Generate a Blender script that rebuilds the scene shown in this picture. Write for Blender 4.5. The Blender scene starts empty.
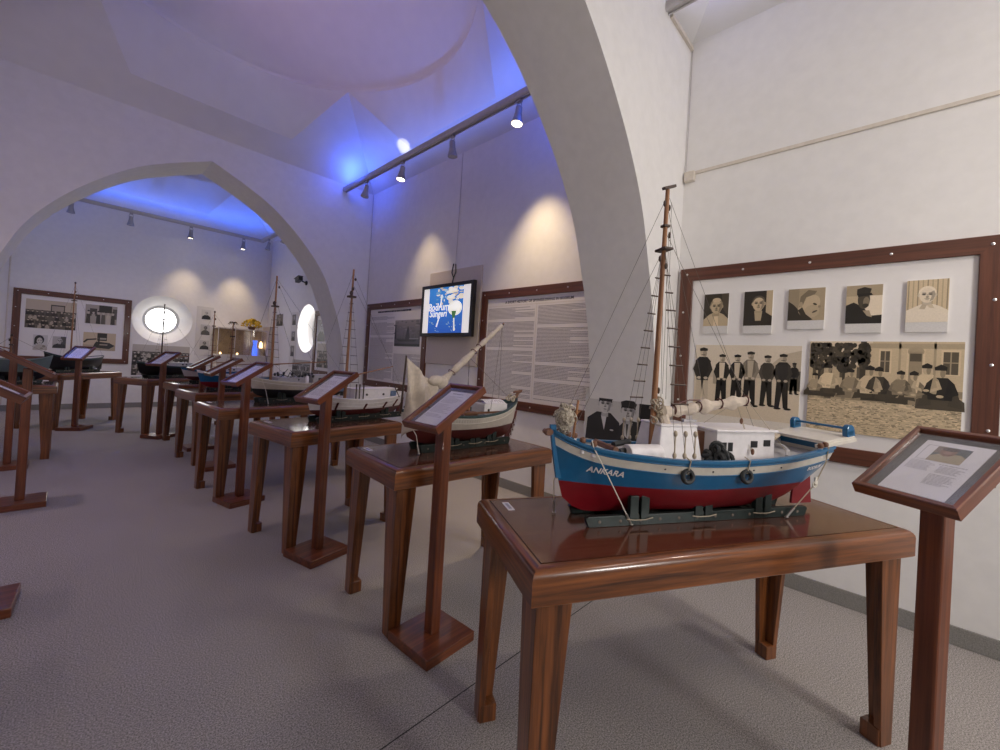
import bpy, bmesh, math, random
from math import sin, cos, pi, radians, sqrt, atan2
from mathutils import Vector, Matrix
random.seed(7)
SC = bpy.context.scene
COL = SC.collection

# ------------------------------------------------------------------ materials
def new_mat(name):
    m = bpy.data.materials.new(name); m.use_nodes = True
    nt = m.node_tree; b = nt.nodes['Principled BSDF']
    return m, nt, b

def plain(name, col, rough=.5, metal=0., coat=0., spec=.5, noise=.06, scale=40., bump=0.):
    """principled paint with a little procedural tone variation"""
    m, nt, b = new_mat(name)
    tc = nt.nodes.new('ShaderNodeTexCoord'); nz = nt.nodes.new('ShaderNodeTexNoise')
    nz.inputs['Scale'].default_value = scale; nz.inputs['Detail'].default_value = 4
    nt.links.new(tc.outputs['Object'], nz.inputs['Vector'])
    rp = nt.nodes.new('ShaderNodeValToRGB')
    lo = [max(0, c*(1-noise)) for c in col]; hi = [min(1, c*(1+noise)) for c in col]
    rp.color_ramp.elements[0].position = .3; rp.color_ramp.elements[1].position = .7
    rp.color_ramp.elements[0].color = (*lo, 1); rp.color_ramp.elements[1].color = (*hi, 1)
    nt.links.new(nz.outputs['Fac'], rp.inputs['Fac']); nt.links.new(rp.outputs['Color'], b.inputs['Base Color'])
    b.inputs['Roughness'].default_value = rough; b.inputs['Metallic'].default_value = metal
    b.inputs['Coat Weight'].default_value = coat; b.inputs['Coat Roughness'].default_value = .08
    b.inputs['Specular IOR Level'].default_value = spec
    if bump:
        bp = nt.nodes.new('ShaderNodeBump'); bp.inputs['Strength'].default_value = bump; bp.inputs['Distance'].default_value = .004
        nt.links.new(nz.outputs['Fac'], bp.inputs['Height']); nt.links.new(bp.outputs['Normal'], b.inputs['Normal'])
    return m

def wood(name, dark, light, axis=0, rough=.28, coat=.4, fine=1.):
    """varnished mahogany, grain along the object axis"""
    m, nt, b = new_mat(name)
    tc = nt.nodes.new('ShaderNodeTexCoord'); mp = nt.nodes.new('ShaderNodeMapping')
    sc = [48*fine, 48*fine, 48*fine]; sc[axis] = 1.5*fine
    mp.inputs['Scale'].default_value = sc
    nt.links.new(tc.outputs['Object'], mp.inputs['Vector'])
    n1 = nt.nodes.new('ShaderNodeTexNoise'); n1.inputs['Scale'].default_value = 1.; n1.inputs['Detail'].default_value = 6
    n1.inputs['Distortion'].default_value = .7
    nt.links.new(mp.outputs['Vector'], n1.inputs['Vector'])
    mp2 = nt.nodes.new('ShaderNodeMapping'); s2 = [180, 180, 180]; s2[axis] = 9; mp2.inputs['Scale'].default_value = s2
    nt.links.new(tc.outputs['Object'], mp2.inputs['Vector'])
    n2 = nt.nodes.new('ShaderNodeTexNoise'); n2.inputs['Scale'].default_value = 1.; n2.inputs['Detail'].default_value = 3
    nt.links.new(mp2.outputs['Vector'], n2.inputs['Vector'])
    mx = nt.nodes.new('ShaderNodeMath'); mx.operation = 'MULTIPLY_ADD'; mx.inputs[1].default_value = .35
    nt.links.new(n2.outputs['Fac'], mx.inputs[0]); nt.links.new(n1.outputs['Fac'], mx.inputs[2])
    rp = nt.nodes.new('ShaderNodeValToRGB')
    rp.color_ramp.elements[0].position = .45; rp.color_ramp.elements[1].position = .9
    rp.color_ramp.elements[0].color = (*dark, 1); rp.color_ramp.elements[1].color = (*light, 1)
    nt.links.new(mx.outputs[0], rp.inputs['Fac']); nt.links.new(rp.outputs['Color'], b.inputs['Base Color'])
    b.inputs['Roughness'].default_value = rough
    b.inputs['Coat Weight'].default_value = coat; b.inputs['Coat Roughness'].default_value = .1
    return m

def emit(name, col, strength):
    m, nt, b = new_mat(name)
    b.inputs['Base Color'].default_value = (*col, 1)
    b.inputs['Emission Color'].default_value = (*col, 1); b.inputs['Emission Strength'].default_value = strength
    return m

def glass(name, tint=(1, 1, 1), refl=.06, rough=.02):
    m, nt, b = new_mat(name)
    out = nt.nodes['Material Output']
    tr = nt.nodes.new('ShaderNodeBsdfTransparent'); tr.inputs['Color'].default_value = (*tint, 1)
    gl = nt.nodes.new('ShaderNodeBsdfGlossy'); gl.inputs['Roughness'].default_value = rough
    mix = nt.nodes.new('ShaderNodeMixShader'); fr = nt.nodes.new('ShaderNodeLayerWeight'); fr.inputs['Blend'].default_value = .25
    mth = nt.nodes.new('ShaderNodeMath'); mth.operation = 'MULTIPLY_ADD'; mth.inputs[1].default_value = .22; mth.inputs[2].default_value = refl
    nt.links.new(fr.outputs['Fresnel'], mth.inputs[0]); nt.links.new(mth.outputs[0], mix.inputs['Fac'])
    nt.links.new(tr.outputs[0], mix.inputs[1]); nt.links.new(gl.outputs[0], mix.inputs[2])
    nt.links.new(mix.outputs[0], out.inputs['Surface'])
    return m

def attr_mat(name, rough=.5, emission=0., coat=0.):
    """prints and screens: colours come from the painted mesh"""
    m, nt, b = new_mat(name)
    a = nt.nodes.new('ShaderNodeAttribute'); a.attribute_name = 'col'
    nz = nt.nodes.new('ShaderNodeTexNoise'); nz.inputs['Scale'].default_value = 150; nz.inputs['Detail'].default_value = 3
    tc = nt.nodes.new('ShaderNodeTexCoord'); nt.links.new(tc.outputs['Object'], nz.inputs['Vector'])
    rp = nt.nodes.new('ShaderNodeMapRange'); rp.inputs['To Min'].default_value = .86; rp.inputs['To Max'].default_value = 1.14
    nt.links.new(nz.outputs['Fac'], rp.inputs['Value'])
    mx = nt.nodes.new('ShaderNodeMix'); mx.data_type = 'RGBA'; mx.blend_type = 'MULTIPLY'; mx.inputs['Factor'].default_value = 1
    nt.links.new(a.outputs['Color'], mx.inputs['A']); nt.links.new(rp.outputs['Result'], mx.inputs['B'])
    nt.links.new(mx.outputs['Result'], b.inputs['Base Color'])
    b.inputs['Roughness'].default_value = rough
    if emission:
        nt.links.new(a.outputs['Color'], b.inputs['Emission Color']); b.inputs['Emission Strength'].default_value = emission
    return m

M = {}
MAH_D, MAH_L = (.054, .017, .006), (.30, .097, .026)
for i, ax in enumerate('xyz'):
    M['mah_'+ax] = wood('mahogany_'+ax, MAH_D, MAH_L, i)
    M['red_'+ax] = wood('red_mahogany_'+ax, (.080, .019, .008), (.24, .066, .022), i, rough=.33)
    M['frame_'+ax] = wood('frame_wood_'+ax, (.07, .022, .012), (.15, .05, .026), i, rough=.42, coat=.1)
M['spar'] = wood('spar_wood', (.20, .085, .035), (.38, .18, .08), 2, rough=.5, coat=.05, fine=2)
M['spar_x'] = wood('spar_wood_x', (.20, .085, .035), (.38, .18, .08), 0, rough=.5, coat=.05, fine=2)
M['darkwood'] = plain('dark_wood', (.05, .025, .015), .5)
M['brownwood'] = plain('brown_wood', (.17, .075, .04), .5)
M['seam'] = plain('dark_seam', (.012, .006, .005), .5)
M['wall'] = plain('white_plaster', (.80, .785, .77), .85, noise=.025, scale=14, bump=.12, spec=.2)
M['soffit'] = plain('arch_plaster', (.76, .74, .72), .85, noise=.03, scale=14, bump=.2, spec=.2)
M['ceil'] = plain('dome_plaster', (.78, .765, .76), .8, noise=.02, scale=6, spec=.2)
M['base'] = plain('carpet_skirting', (.26, .25, .235), .95, noise=.25, scale=220, bump=.5, spec=.1)
M['panel'] = plain('board_panel_white', (.80, .775, .76), .5, noise=.01)
M['paper'] = plain('paper_white', (.80, .78, .82), .6, noise=.015)
M['mat_grey'] = plain('mount_card_grey', (.115, .108, .105), .7)
M['ink'] = plain('ink_dark', (.055, .05, .07), .7)
M['ink_soft'] = plain('ink_soft', (.33, .31, .36), .7)
M['bolt'] = plain('bolt_tan', (.17, .13, .105), .6)
M['screw'] = plain('screw_steel', (.75, .74, .72), .3, .9)
M['alu'] = plain('aluminium_track', (.50, .48, .48), .42, .35)
M['alu_dark'] = plain('grey_lamp_metal', (.40, .39, .39), .38, .45)
M['conduit'] = plain('conduit_cream', (.66, .60, .52), .6)
M['black'] = plain('black_plastic', (.012, .012, .014), .35)
M['rubber'] = plain('black_rubber', (.022, .025, .027), .6)
M['cable'] = plain('cable_grey', (.50, .47, .47), .6)
M['beige'] = plain('beige_board', (.60, .53, .47), .7, noise=.03)
M['photo'] = attr_mat('photo_print', .42)
M['screen'] = attr_mat('tv_picture', .25, .62)
M['blue'] = plain('hull_blue', (.008, .118, .27), .28, coat=.3)
M['bluerail'] = plain('rail_blue', (.010, .118, .26), .3, coat=.3)
M['redbot'] = plain('antifouling_red', (.19, .006, .012), .35, coat=.15)
M['brownbot'] = plain('antifouling_brown', (.085, .014, .012), .4)
M['hullwhite'] = plain('hull_cream', (.64, .60, .53), .35, coat=.2)
M['boatwhite'] = plain('boat_white', (.74, .71, .72), .4)
M['boatgrey'] = plain('deck_grey', (.42, .41, .42), .55)
M['deck'] = plain('deck_pale', (.50, .46, .42), .55)
M['teal'] = plain('hull_teal', (.028, .062, .066), .4)
M['darkhull'] = plain('hull_black', (.014, .015, .018), .4)
M['cradle'] = plain('cradle_green', (.008, .018, .017), .45, noise=.35, scale=60)
M['rope'] = plain('rope_tan', (.44, .37, .28), .85)
M['ropegrey'] = plain('rigging_grey', (.16, .135, .12), .8)
M['ropewhite'] = plain('rope_white', (.72, .68, .60), .8)
M['canvas'] = plain('sail_canvas', (.56, .48, .40), .85, noise=.1, scale=60, bump=.3)
M['net'] = plain('net_cream', (.42, .37, .30), .95, noise=.45, scale=160, bump=.7)
M['steel'] = plain('steel', (.6, .58, .55), .3, .9)
M['gold'] = plain('yellow_blossom', (.62, .40, .03), .8, noise=.4, scale=60)
M['leaf'] = plain('leaf_green', (.07, .11, .02), .7, noise=.3)
M['glass'] = glass('clear_glass', (1, 1, 1), .0)
M['caseglass'] = glass('case_glass', (.93, .88, .76), .05)
M['winglow'] = emit('daylit_window_pane', (1., .985, .95), 4.)
M['lampglow'] = emit('lit_lamp_lens', (1., .86, .62), 9.)
M['lampoff'] = plain('unlit_lamp_lens', (.55, .55, .52), .15, .3)
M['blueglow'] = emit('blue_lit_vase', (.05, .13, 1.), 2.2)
M['candle'] = emit('small_lit_bulb', (1., .75, .45), 4.)
M['ledglow'] = emit('blue_led', (.06, .16, 1.), .8)
M['glassrim'] = plain('window_ring', (.62, .62, .61), .5)
M['diorama'] = plain('diorama_backdrop', (.46, .36, .22), .8, noise=.15, scale=8)
M['skin'] = plain('figure_tan', (.4, .25, .16), .7)

def floor_mat():
    m, nt, b = new_mat('grey_loop_carpet')
    tc = nt.nodes.new('ShaderNodeTexCoord')
    n1 = nt.nodes.new('ShaderNodeTexNoise'); n1.inputs['Scale'].default_value = 190; n1.inputs['Detail'].default_value = 6; n1.inputs['Roughness'].default_value = .75
    n2 = nt.nodes.new('ShaderNodeTexNoise'); n2.inputs['Scale'].default_value = 1.3; n2.inputs['Detail'].default_value = 3
    vo = nt.nodes.new('ShaderNodeTexVoronoi'); vo.inputs['Scale'].default_value = 420
    for n in (n1, n2, vo): nt.links.new(tc.outputs['Object'], n.inputs['Vector'])
    rp = nt.nodes.new('ShaderNodeValToRGB'); rp.color_ramp.elements[0].position = .36; rp.color_ramp.elements[1].position = .64
    rp.color_ramp.elements[0].color = (.095, .086, .083, 1); rp.color_ramp.elements[1].color = (.58, .535, .505, 1)
    nt.links.new(n1.outputs['Fac'], rp.inputs['Fac'])
    r2 = nt.nodes.new('ShaderNodeMapRange'); r2.inputs['To Min'].default_value = .9; r2.inputs['To Max'].default_value = 1.1
    nt.links.new(n2.outputs['Fac'], r2.inputs['Value'])
    mx = nt.nodes.new('ShaderNodeMix'); mx.data_type = 'RGBA'; mx.blend_type = 'MULTIPLY'; mx.inputs['Factor'].default_value = 1
    nt.links.new(rp.outputs['Color'], mx.inputs['A']); nt.links.new(r2.outputs['Result'], mx.inputs['B'])
    # carpet joint at the threshold of the near arch
    sp = nt.nodes.new('ShaderNodeSeparateXYZ'); nt.links.new(tc.outputs['Object'], sp.inputs[0])
    ma = nt.nodes.new('ShaderNodeMath'); ma.operation = 'SUBTRACT'; ma.inputs[1].default_value = 1.19
    nt.links.new(sp.outputs['Y'], ma.inputs[0])
    mb_ = nt.nodes.new('ShaderNodeMath'); mb_.operation = 'ABSOLUTE'; nt.links.new(ma.outputs[0], mb_.inputs[0])
    mc = nt.nodes.new('ShaderNodeMath'); mc.operation = 'LESS_THAN'; mc.inputs[1].default_value = .0025; nt.links.new(mb_.outputs[0], mc.inputs[0])
    m2 = nt.nodes.new('ShaderNodeMix'); m2.data_type = 'RGBA'; nt.links.new(mc.outputs[0], m2.inputs['Factor'])
    nt.links.new(mx.outputs['Result'], m2.inputs['A']); m2.inputs['B'].default_value = (.05, .047, .045, 1)
    nt.links.new(m2.outputs['Result'], b.inputs['Base Color'])
    b.inputs['Roughness'].default_value = .95; b.inputs['Specular IOR Level'].default_value = .1
    bp = nt.nodes.new('ShaderNodeBump'); bp.inputs['Strength'].default_value = .06; bp.inputs['Distance'].default_value = .003
    nt.links.new(vo.outputs['Distance'], bp.inputs['Height']); nt.links.new(bp.outputs['Normal'], b.inputs['Normal'])
    return m
M['floor'] = floor_mat()

# ------------------------------------------------------------------ mesh helpers
class MB:
    def __init__(s): s.v = []; s.f = []; s.m = []; s.c = []; s.smooth = []
    def add(s, vs, fs, mat=0, col=None, smooth=False, T=None):
        o = len(s.v)
        for p in vs: s.v.append(tuple(T @ Vector(p)) if T is not None else tuple(p))
        for f in fs:
            s.f.append([o+i for i in f]); s.m.append(mat); s.c.append(col); s.smooth.append(smooth)
    def box(s, c, d, mat=0, T=None, taper=1., col=None):
        x, y, z = d[0]/2, d[1]/2, d[2]/2; t = taper
        vs = [(c[0]+a*x*(t if e > 0 else 1), c[1]+b*y*(t if e > 0 else 1), c[2]+e*z) for e in (-1, 1) for a, b in ((-1, -1), (1, -1), (1, 1), (-1, 1))]
        s.add(vs, [(3, 2, 1, 0), (4, 5, 6, 7), (0, 1, 5, 4), (1, 2, 6, 5), (2, 3, 7, 6), (3, 0, 4, 7)], mat, col, T=T)
    def prism(s, poly, z0, z1, mat=0, T=None, col=None):
        n = len(poly)
        vs = [(x, y, z0) for x, y in poly]+[(x, y, z1) for x, y in poly]
        fs = [tuple(range(n-1, -1, -1)), tuple(range(n, 2*n))]+[(i, (i+1) % n, n+(i+1) % n, n+i) for i in range(n)]
        s.add(vs, fs, mat, col, T=T)
    def rings(s, rings, mat=0, closed=True, cap0=True, cap1=True, smooth=True, T=None, mats=None):
        n = len(rings[0]); vs = [p for r in rings for p in r]
        o = len(s.v); s.add(vs, [], mat, T=T)
        for j in range(len(rings)-1):
            for i in range(n if closed else n-1):
                k = (i+1) % n
                s.f.append([o+j*n+i, o+j*n+k, o+(j+1)*n+k, o+(j+1)*n+i]); s.m.append(mats[i] if mats else mat); s.c.append(None); s.smooth.append(smooth)
        if cap0: s.f.append([o+i for i in range(n-1, -1, -1)]); s.m.append(mat); s.c.append(None); s.smooth.append(False)
        if cap1: s.f.append([o+(len(rings)-1)*n+i for i in range(n)]); s.m.append(mat); s.c.append(None); s.smooth.append(False)
    def tube(s, pts, r, n=6, mat=0, closed=False, caps=True, T=None):
        pts = [Vector(p) for p in pts]; N = len(pts)
        rs = r if isinstance(r, (list, tuple)) else [r]*N
        up = None; rings = []
        for i in range(N):
            if closed: d = pts[(i+1) % N]-pts[i-1]
            else: d = pts[min(i+1, N-1)]-pts[max(i-1, 0)]
            d.normalize()
            if up is None:
                up = Vector((0, 0, 1)) if abs(d.z) < .9 else Vector((1, 0, 0))
            a = d.cross(up)
            if a.length < 1e-6: a = d.cross(Vector((1, .3, 0)))
            a.normalize(); b = a.cross(d).normalized(); up = b
            rings.append([tuple(pts[i]+a*(rs[i]*cos(2*pi*k/n))+b*(rs[i]*sin(2*pi*k/n))) for k in range(n)])
        if closed: rings.append(rings[0])
        s.rings(rings, mat, cap0=caps and not closed, cap1=caps and not closed, T=T)
    def lathe(s, prof, n=20, mat=0, T=None, caps=True):
        rings = [[(r*cos(2*pi*k/n), r*sin(2*pi*k/n), z) for k in range(n)] for r, z in prof]
        s.rings(rings, mat, cap0=caps, cap1=caps, T=T)
    def ball(s, c, r, mat=0, n=10, m=6, T=None):
        r = r if isinstance(r, (tuple, list)) else (r, r, r)
        rings = []
        for j in range(m+1):
            t = -pi/2+pi*j/m; q = max(cos(t), .02)
            rings.append([(c[0]+r[0]*q*cos(2*pi*k/n), c[1]+r[1]*q*sin(2*pi*k/n), c[2]+r[2]*sin(t)) for k in range(n)])
        s.rings(rings, mat, T=T)
    def torus(s, R, r, n=20, m=8, mat=0, T=None):
        rings = []
        for j in range(n+1):
            a = 2*pi*j/n
            rings.append([((R+r*cos(2*pi*k/m))*cos(a), (R+r*cos(2*pi*k/m))*sin(a), r*sin(2*pi*k/m)) for k in range(m)])
        s.rings(rings, mat, cap0=False, cap1=False, T=T)
    def build(s, name, mats, parent=None, bevel=0, loc=None, rot=None, weld=False):
        me = bpy.data.meshes.new(name)
        me.from_pydata(s.v, [], s.f)
        mats = mats if isinstance(mats, (list, tuple)) else [mats]
        for m in mats: me.materials.append(m if not isinstance(m, str) else M[m])
        for p, mi, sm in zip(me.polygons, s.m, s.smooth):
            p.material_index = mi; p.use_smooth = sm
        if any(c is not None for c in s.c):
            at = me.color_attributes.new('col', 'FLOAT_COLOR', 'CORNER')
            for p, c in zip(me.polygons, s.c):
                c = c or (1, 1, 1)
                for li in p.loop_indices: at.data[li].color = (c[0], c[1], c[2], 1)
        bm = bmesh.new(); bm.from_mesh(me)
        if weld: bmesh.ops.remove_doubles(bm, verts=bm.verts, dist=1e-5)
        if not any(c is not None for c in s.c): bmesh.ops.recalc_face_normals(bm, faces=bm.faces)
        bm.to_mesh(me); bm.free()
        if any(s.smooth): me.set_sharp_from_angle(angle=radians(40))
        o = bpy.data.objects.new(name, me); COL.objects.link(o)
        if parent is not None: o.parent = parent
        if loc is not None: o.location = loc
        if rot is not None: o.rotation_euler = rot
        if bevel:
            b = o.modifiers.new('edge', 'BEVEL'); b.width = bevel; b.segments = 2; b.limit_method = 'ANGLE'; b.angle_limit = radians(40)
        return o

def thing(name, label, cat, loc=(0, 0, 0), rz=0., group=None, rot=None):
    o = bpy.data.objects.new(name, None); COL.objects.link(o)
    o.empty_display_size = .05
    o.location = loc; o.rotation_euler = rot if rot is not None else (0, 0, rz)
    o['label'] = label; o['category'] = cat
    if group: o['group'] = group
    return o
def tag(o, label, cat, group=None):
    o['label'] = label; o['category'] = cat
    if group: o['group'] = group
    return o
def struct(o): o['kind'] = 'structure'; return o
def copy_tree(o, parent=None):
    c = o.copy(); COL.objects.link(c); c.parent = parent
    for ch in list(o.children): copy_tree(ch, c)
    return c

def interp(tab, x):
    """monotone-ish cubic interpolation through (x, y) knots"""
    n = len(tab)
    if x <= tab[0][0]: return tab[0][1]
    if x >= tab[-1][0]: return tab[-1][1]
    for i in range(n-1):
        if x <= tab[i+1][0]: break
    def sl(k):
        if k <= 0: return (tab[1][1]-tab[0][1])/(tab[1][0]-tab[0][0])
        if k >= n-1: return (tab[-1][1]-tab[-2][1])/(tab[-1][0]-tab[-2][0])
        return (tab[k+1][1]-tab[k-1][1])/(tab[k+1][0]-tab[k-1][0])
    x0, y0 = tab[i]; x1, y1 = tab[i+1]; h = x1-x0; t = (x-x0)/h
    return (2*t**3-3*t*t+1)*y0+(t**3-2*t*t+t)*h*sl(i)+(-2*t**3+3*t*t)*y1+(t**3-t*t)*h*sl(i+1)

def text_mb(body, size, mat=0, shear=0., ext=.0, bold=0.):
    """lettering turned into plain mesh data: list of verts / faces, centred on x, baseline at 0"""
    cu = bpy.data.curves.new('lettering', 'FONT'); cu.body = body; cu.size = size; cu.align_x = 'CENTER'
    cu.shear = shear; cu.extrude = ext; cu.offset = bold; cu.resolution_u = 2
    o = bpy.data.objects.new('lettering', cu); COL.objects.link(o)
    dg = bpy.context.evaluated_depsgraph_get(); dg.update()
    me = bpy.data.meshes.new_from_object(o.evaluated_get(dg))
    vs = [tuple(v.co) for v in me.vertices]; fs = [tuple(p.vertices) for p in me.polygons]
    bpy.data.objects.remove(o); bpy.data.curves.remove(cu); bpy.data.meshes.remove(me)
    return vs, fs

# ------------------------------------------------------------------ the room (metres; +y runs down the hall, the right-hand wall is x = XR)
XR, XL, XC = 3.172, -1.03, 1.071
YB, Y1, Y1F, Y2, Y2F, Y3 = -3.05, 1.243, 1.775, 6.108, 6.69, 10.85
ZT = 3.83

ARCH = [(0, 3.53), (.3, 3.395), (.6, 3.24), (.85, 3.055), (1.1, 2.815), (1.3, 2.575), (1.45, 2.33), (1.57, 2.03), (1.66, 1.78), (1.73, 1.50), (1.78, 1.2), (1.80, .9), (1.80, 0)]
def arch_curve():
    pts = []
    N = 26
    for i in range(N+1):
        x = 1.80*(1-(1-i/N)**2) if i else 0
        # parametrise by knots so that the flank stays smooth where it turns vertical
        pts.append(x)
    right = []
    for k in range(len(ARCH)-1):
        for j in range(4):
            t = j/4
            # Catmull-Rom on both coordinates
            P = lambda q: ARCH[max(0, min(len(ARCH)-1, q))]
            p0, p1, p2, p3 = P(k-1), P(k), P(k+1), P(k+2)
            c = [.5*(2*p1[a]+(p2[a]-p0[a])*t+(2*p0[a]-5*p1[a]+4*p2[a]-p3[a])*t*t+(3*p1[a]-p0[a]-3*p2[a]+p3[a])*t**3) for a in (0, 1)]
            if k == 0: c = [p1[a]+(p2[a]-p1[a])*t for a in (0, 1)]
            right.append((min(c[0], 1.80), c[1]))
    right.append(ARCH[-1])
    left = [(-x, z) for x, z in right[::-1]]
    return [(XC+x, z) for x, z in left[:-1]+right]

def arch_wall(name, y0, y1):
    """a wall across the hall with a pointed arch through it"""
    cu = arch_curve(); mb = MB()
    n = len(cu)
    for y, flip in ((y0, False), (y1, True)):
        vs = [(x, y, z) for x, z in cu]+[(x, y, ZT) for x, z in cu]
        fs = []
        for i in range(n-1):
            if abs(cu[i][0]-cu[i+1][0]) > 1e-6: fs.append((i, i+1, n+i+1, n+i))
        mb.add(vs, fs, 0)
        for xa, xb in ((XL, cu[0][0]), (cu[-1][0], XR)):
            mb.add([(xa, y, 0), (xb, y, 0), (xb, y, ZT), (xa, y, ZT)], [(0, 1, 2, 3)], 0)
    # soffit of the arch
    vs = [(x, y0, z) for x, z in cu]+[(x, y1, z) for x, z in cu]
    mb.add(vs, [(i, i+1, n+i+1, n+i) for i in range(n-1)], 1, smooth=True)
    mb.add([(XL, y0, ZT), (XR, y0, ZT), (XR, y1, ZT), (XL, y1, ZT)], [(0, 1, 2, 3)], 0)
    me = mb.build(name, ['wall', 'soffit'])
    return struct(me)

def holed_wall(mb, T, a0, a1, z0, z1, holes, mat=0):
    """flat wall in local (a, z) with round holes [(ca, cz, R)], side strips around each"""
    xs = a0
    for ca, cz, R in sorted(holes):
        S = R*1.25; n = 48
        mb.add([(xs, 0, z0), (ca-S, 0, z0), (ca-S, 0, z1), (xs, 0, z1)], [(0, 1, 2, 3)], mat, T=T)
        mb.add([(ca-S, 0, z0), (ca+S, 0, z0), (ca+S, 0, cz-S), (ca-S, 0, cz-S)], [(0, 1, 2, 3)], mat, T=T)
        mb.add([(ca-S, 0, cz+S), (ca+S, 0, cz+S), (ca+S, 0, z1), (ca-S, 0, z1)], [(0, 1, 2, 3)], mat, T=T)
        inner, outer = [], []
        for k in range(n):
            t = 2*pi*k/n; c, s_ = cos(t), sin(t); q = S/max(abs(c), abs(s_))
            inner.append((ca+R*c, 0, cz+R*s_)); outer.append((ca+q*c, 0, cz+q*s_))
        mb.add(inner+outer, [(k, (k+1) % n, n+(k+1) % n, n+k) for k in range(n)], mat, T=T)
        xs = ca+S
    mb.add([(xs, 0, z0), (a1, 0, z0), (a1, 0, z1), (xs, 0, z1)], [(0, 1, 2, 3)], mat, T=T)

def round_window(name, T, R, r, depth, strength=None):
    """splayed round window: reveal, ring and bright pane; local +y points out of the room"""
    n = 48; mb = MB()
    ring = lambda rr, y: [(rr*cos(2*pi*k/n), y, rr*sin(2*pi*k/n)) for k in range(n)]
    mb.rings([ring(R, 0), ring(r+.05, depth*.8)], 0, cap0=False, cap1=False, smooth=True, T=T)
    w = struct(mb.build(name, ['wall']))
    mb = MB(); mb.rings([ring(r+.05, depth*.8), ring(r+.05, depth), ring(r, depth), ring(r, depth*.86), ring(r+.05, depth*.8)], 0, cap0=False, cap1=False, smooth=False, T=T)
    mb.build('window_ring', 'glassrim', w)
    mb = MB(); c = ring(r, depth*.93); mb.add(c, [tuple(range(n))], 0, T=T)
    mb.build('window_pane', 'winglow', w)
    return w

def room():
    mb = MB(); mb.add([(XL-.2, YB-.2, 0), (XR+.2, YB-.2, 0), (XR+.2, Y3+.4, 0), (XL-.2, Y3+.4, 0)], [(0, 1, 2, 3)])
    struct(mb.build('floor', 'floor'))
    # right wall with the oval-looking round window of the far bay
    TR = Matrix(((0, 1, 0, XR), (1, 0, 0, 0), (0, 0, 1, 0), (0, 0, 0, 1)))   # local a -> world y, local y -> world +x
    mb = MB(); holed_wall(mb, TR, YB, Y3, 0, ZT, [(8.48, 1.75, .475)])
    struct(mb.build('wall_right', 'wall'))
    round_window('window_1', TR @ Matrix.Translation((8.48, 0, 1.75)), .475, .30, .30)
    TE = Matrix.Translation((0, Y3, 0))
    mb = MB(); holed_wall(mb, TE, XL, XR, 0, ZT, [(1.26, 1.765, .48)])
    struct(mb.build('wall_end', 'wall'))
    round_window('window_2', TE @ Matrix.Translation((1.26, 0, 1.765)), .48, .25, .34)
    TB = Matrix(((-1, 0, 0, 0), (0, -1, 0, YB), (0, 0, 1, 0), (0, 0, 0, 1)))
    mb = MB(); holed_wall(mb, TB, -XR, -XL, 0, ZT, [(-1.26, 1.765, .48)])
    struct(mb.build('wall_back', 'wall'))
    round_window('window_3', TB @ Matrix.Translation((-1.26, 0, 1.765)), .48, .29, .34)
    mb = MB(); mb.add([(XL, YB, 0), (XL, Y3, 0), (XL, Y3, ZT), (XL, YB, ZT)], [(0, 1, 2, 3)])
    struct(mb.build('wall_left', 'wall'))
    arch_wall('wall_front', Y1, Y1F)      # arch between the near bay and the middle bay
    arch_wall('wall_middle', Y2, Y2F)     # arch between the middle bay and the far bay
    # carpeted skirting
    def skirt(name, segs):
        mb = MB()
        for (xa, ya), (xb, yb) in segs:
            d = Vector((xb-xa, yb-ya, 0)); L = d.length; T = Matrix.Translation((xa, ya, 0)) @ Matrix.Rotation(atan2(d.y, d.x), 4, 'Z')
            mb.box((L/2, -.006, .048), (L, .012, .096), T=T)
        struct(mb.build(name, 'base', bevel=.003))
    px = XC+1.80
    skirt('baseboard_right', [((XR, Y1), (XR, YB)), ((XR, Y2), (XR, Y1F)), ((XR, Y3), (XR, Y2F))])
    # note: direction is chosen so that the strip lies on the room side
    skirt('baseboard_end', [((XL, Y3), (XR, Y3))])
    skirt('baseboard_pier', [((px, Y1F), (px, Y1)), ((px, Y2F), (px, Y2)), ((px, Y1), (XR, Y1)), ((px, Y2), (XR, Y2)), ((XR, Y1F), (px, Y1F)), ((XR, Y2F), (px, Y2F))])
    # domes
    for y0, y1 in ((YB, Y1), (Y1F, Y2), (Y2F, Y3)):
        dome((y0+y1)/2, (y1-y0)/2)

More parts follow.
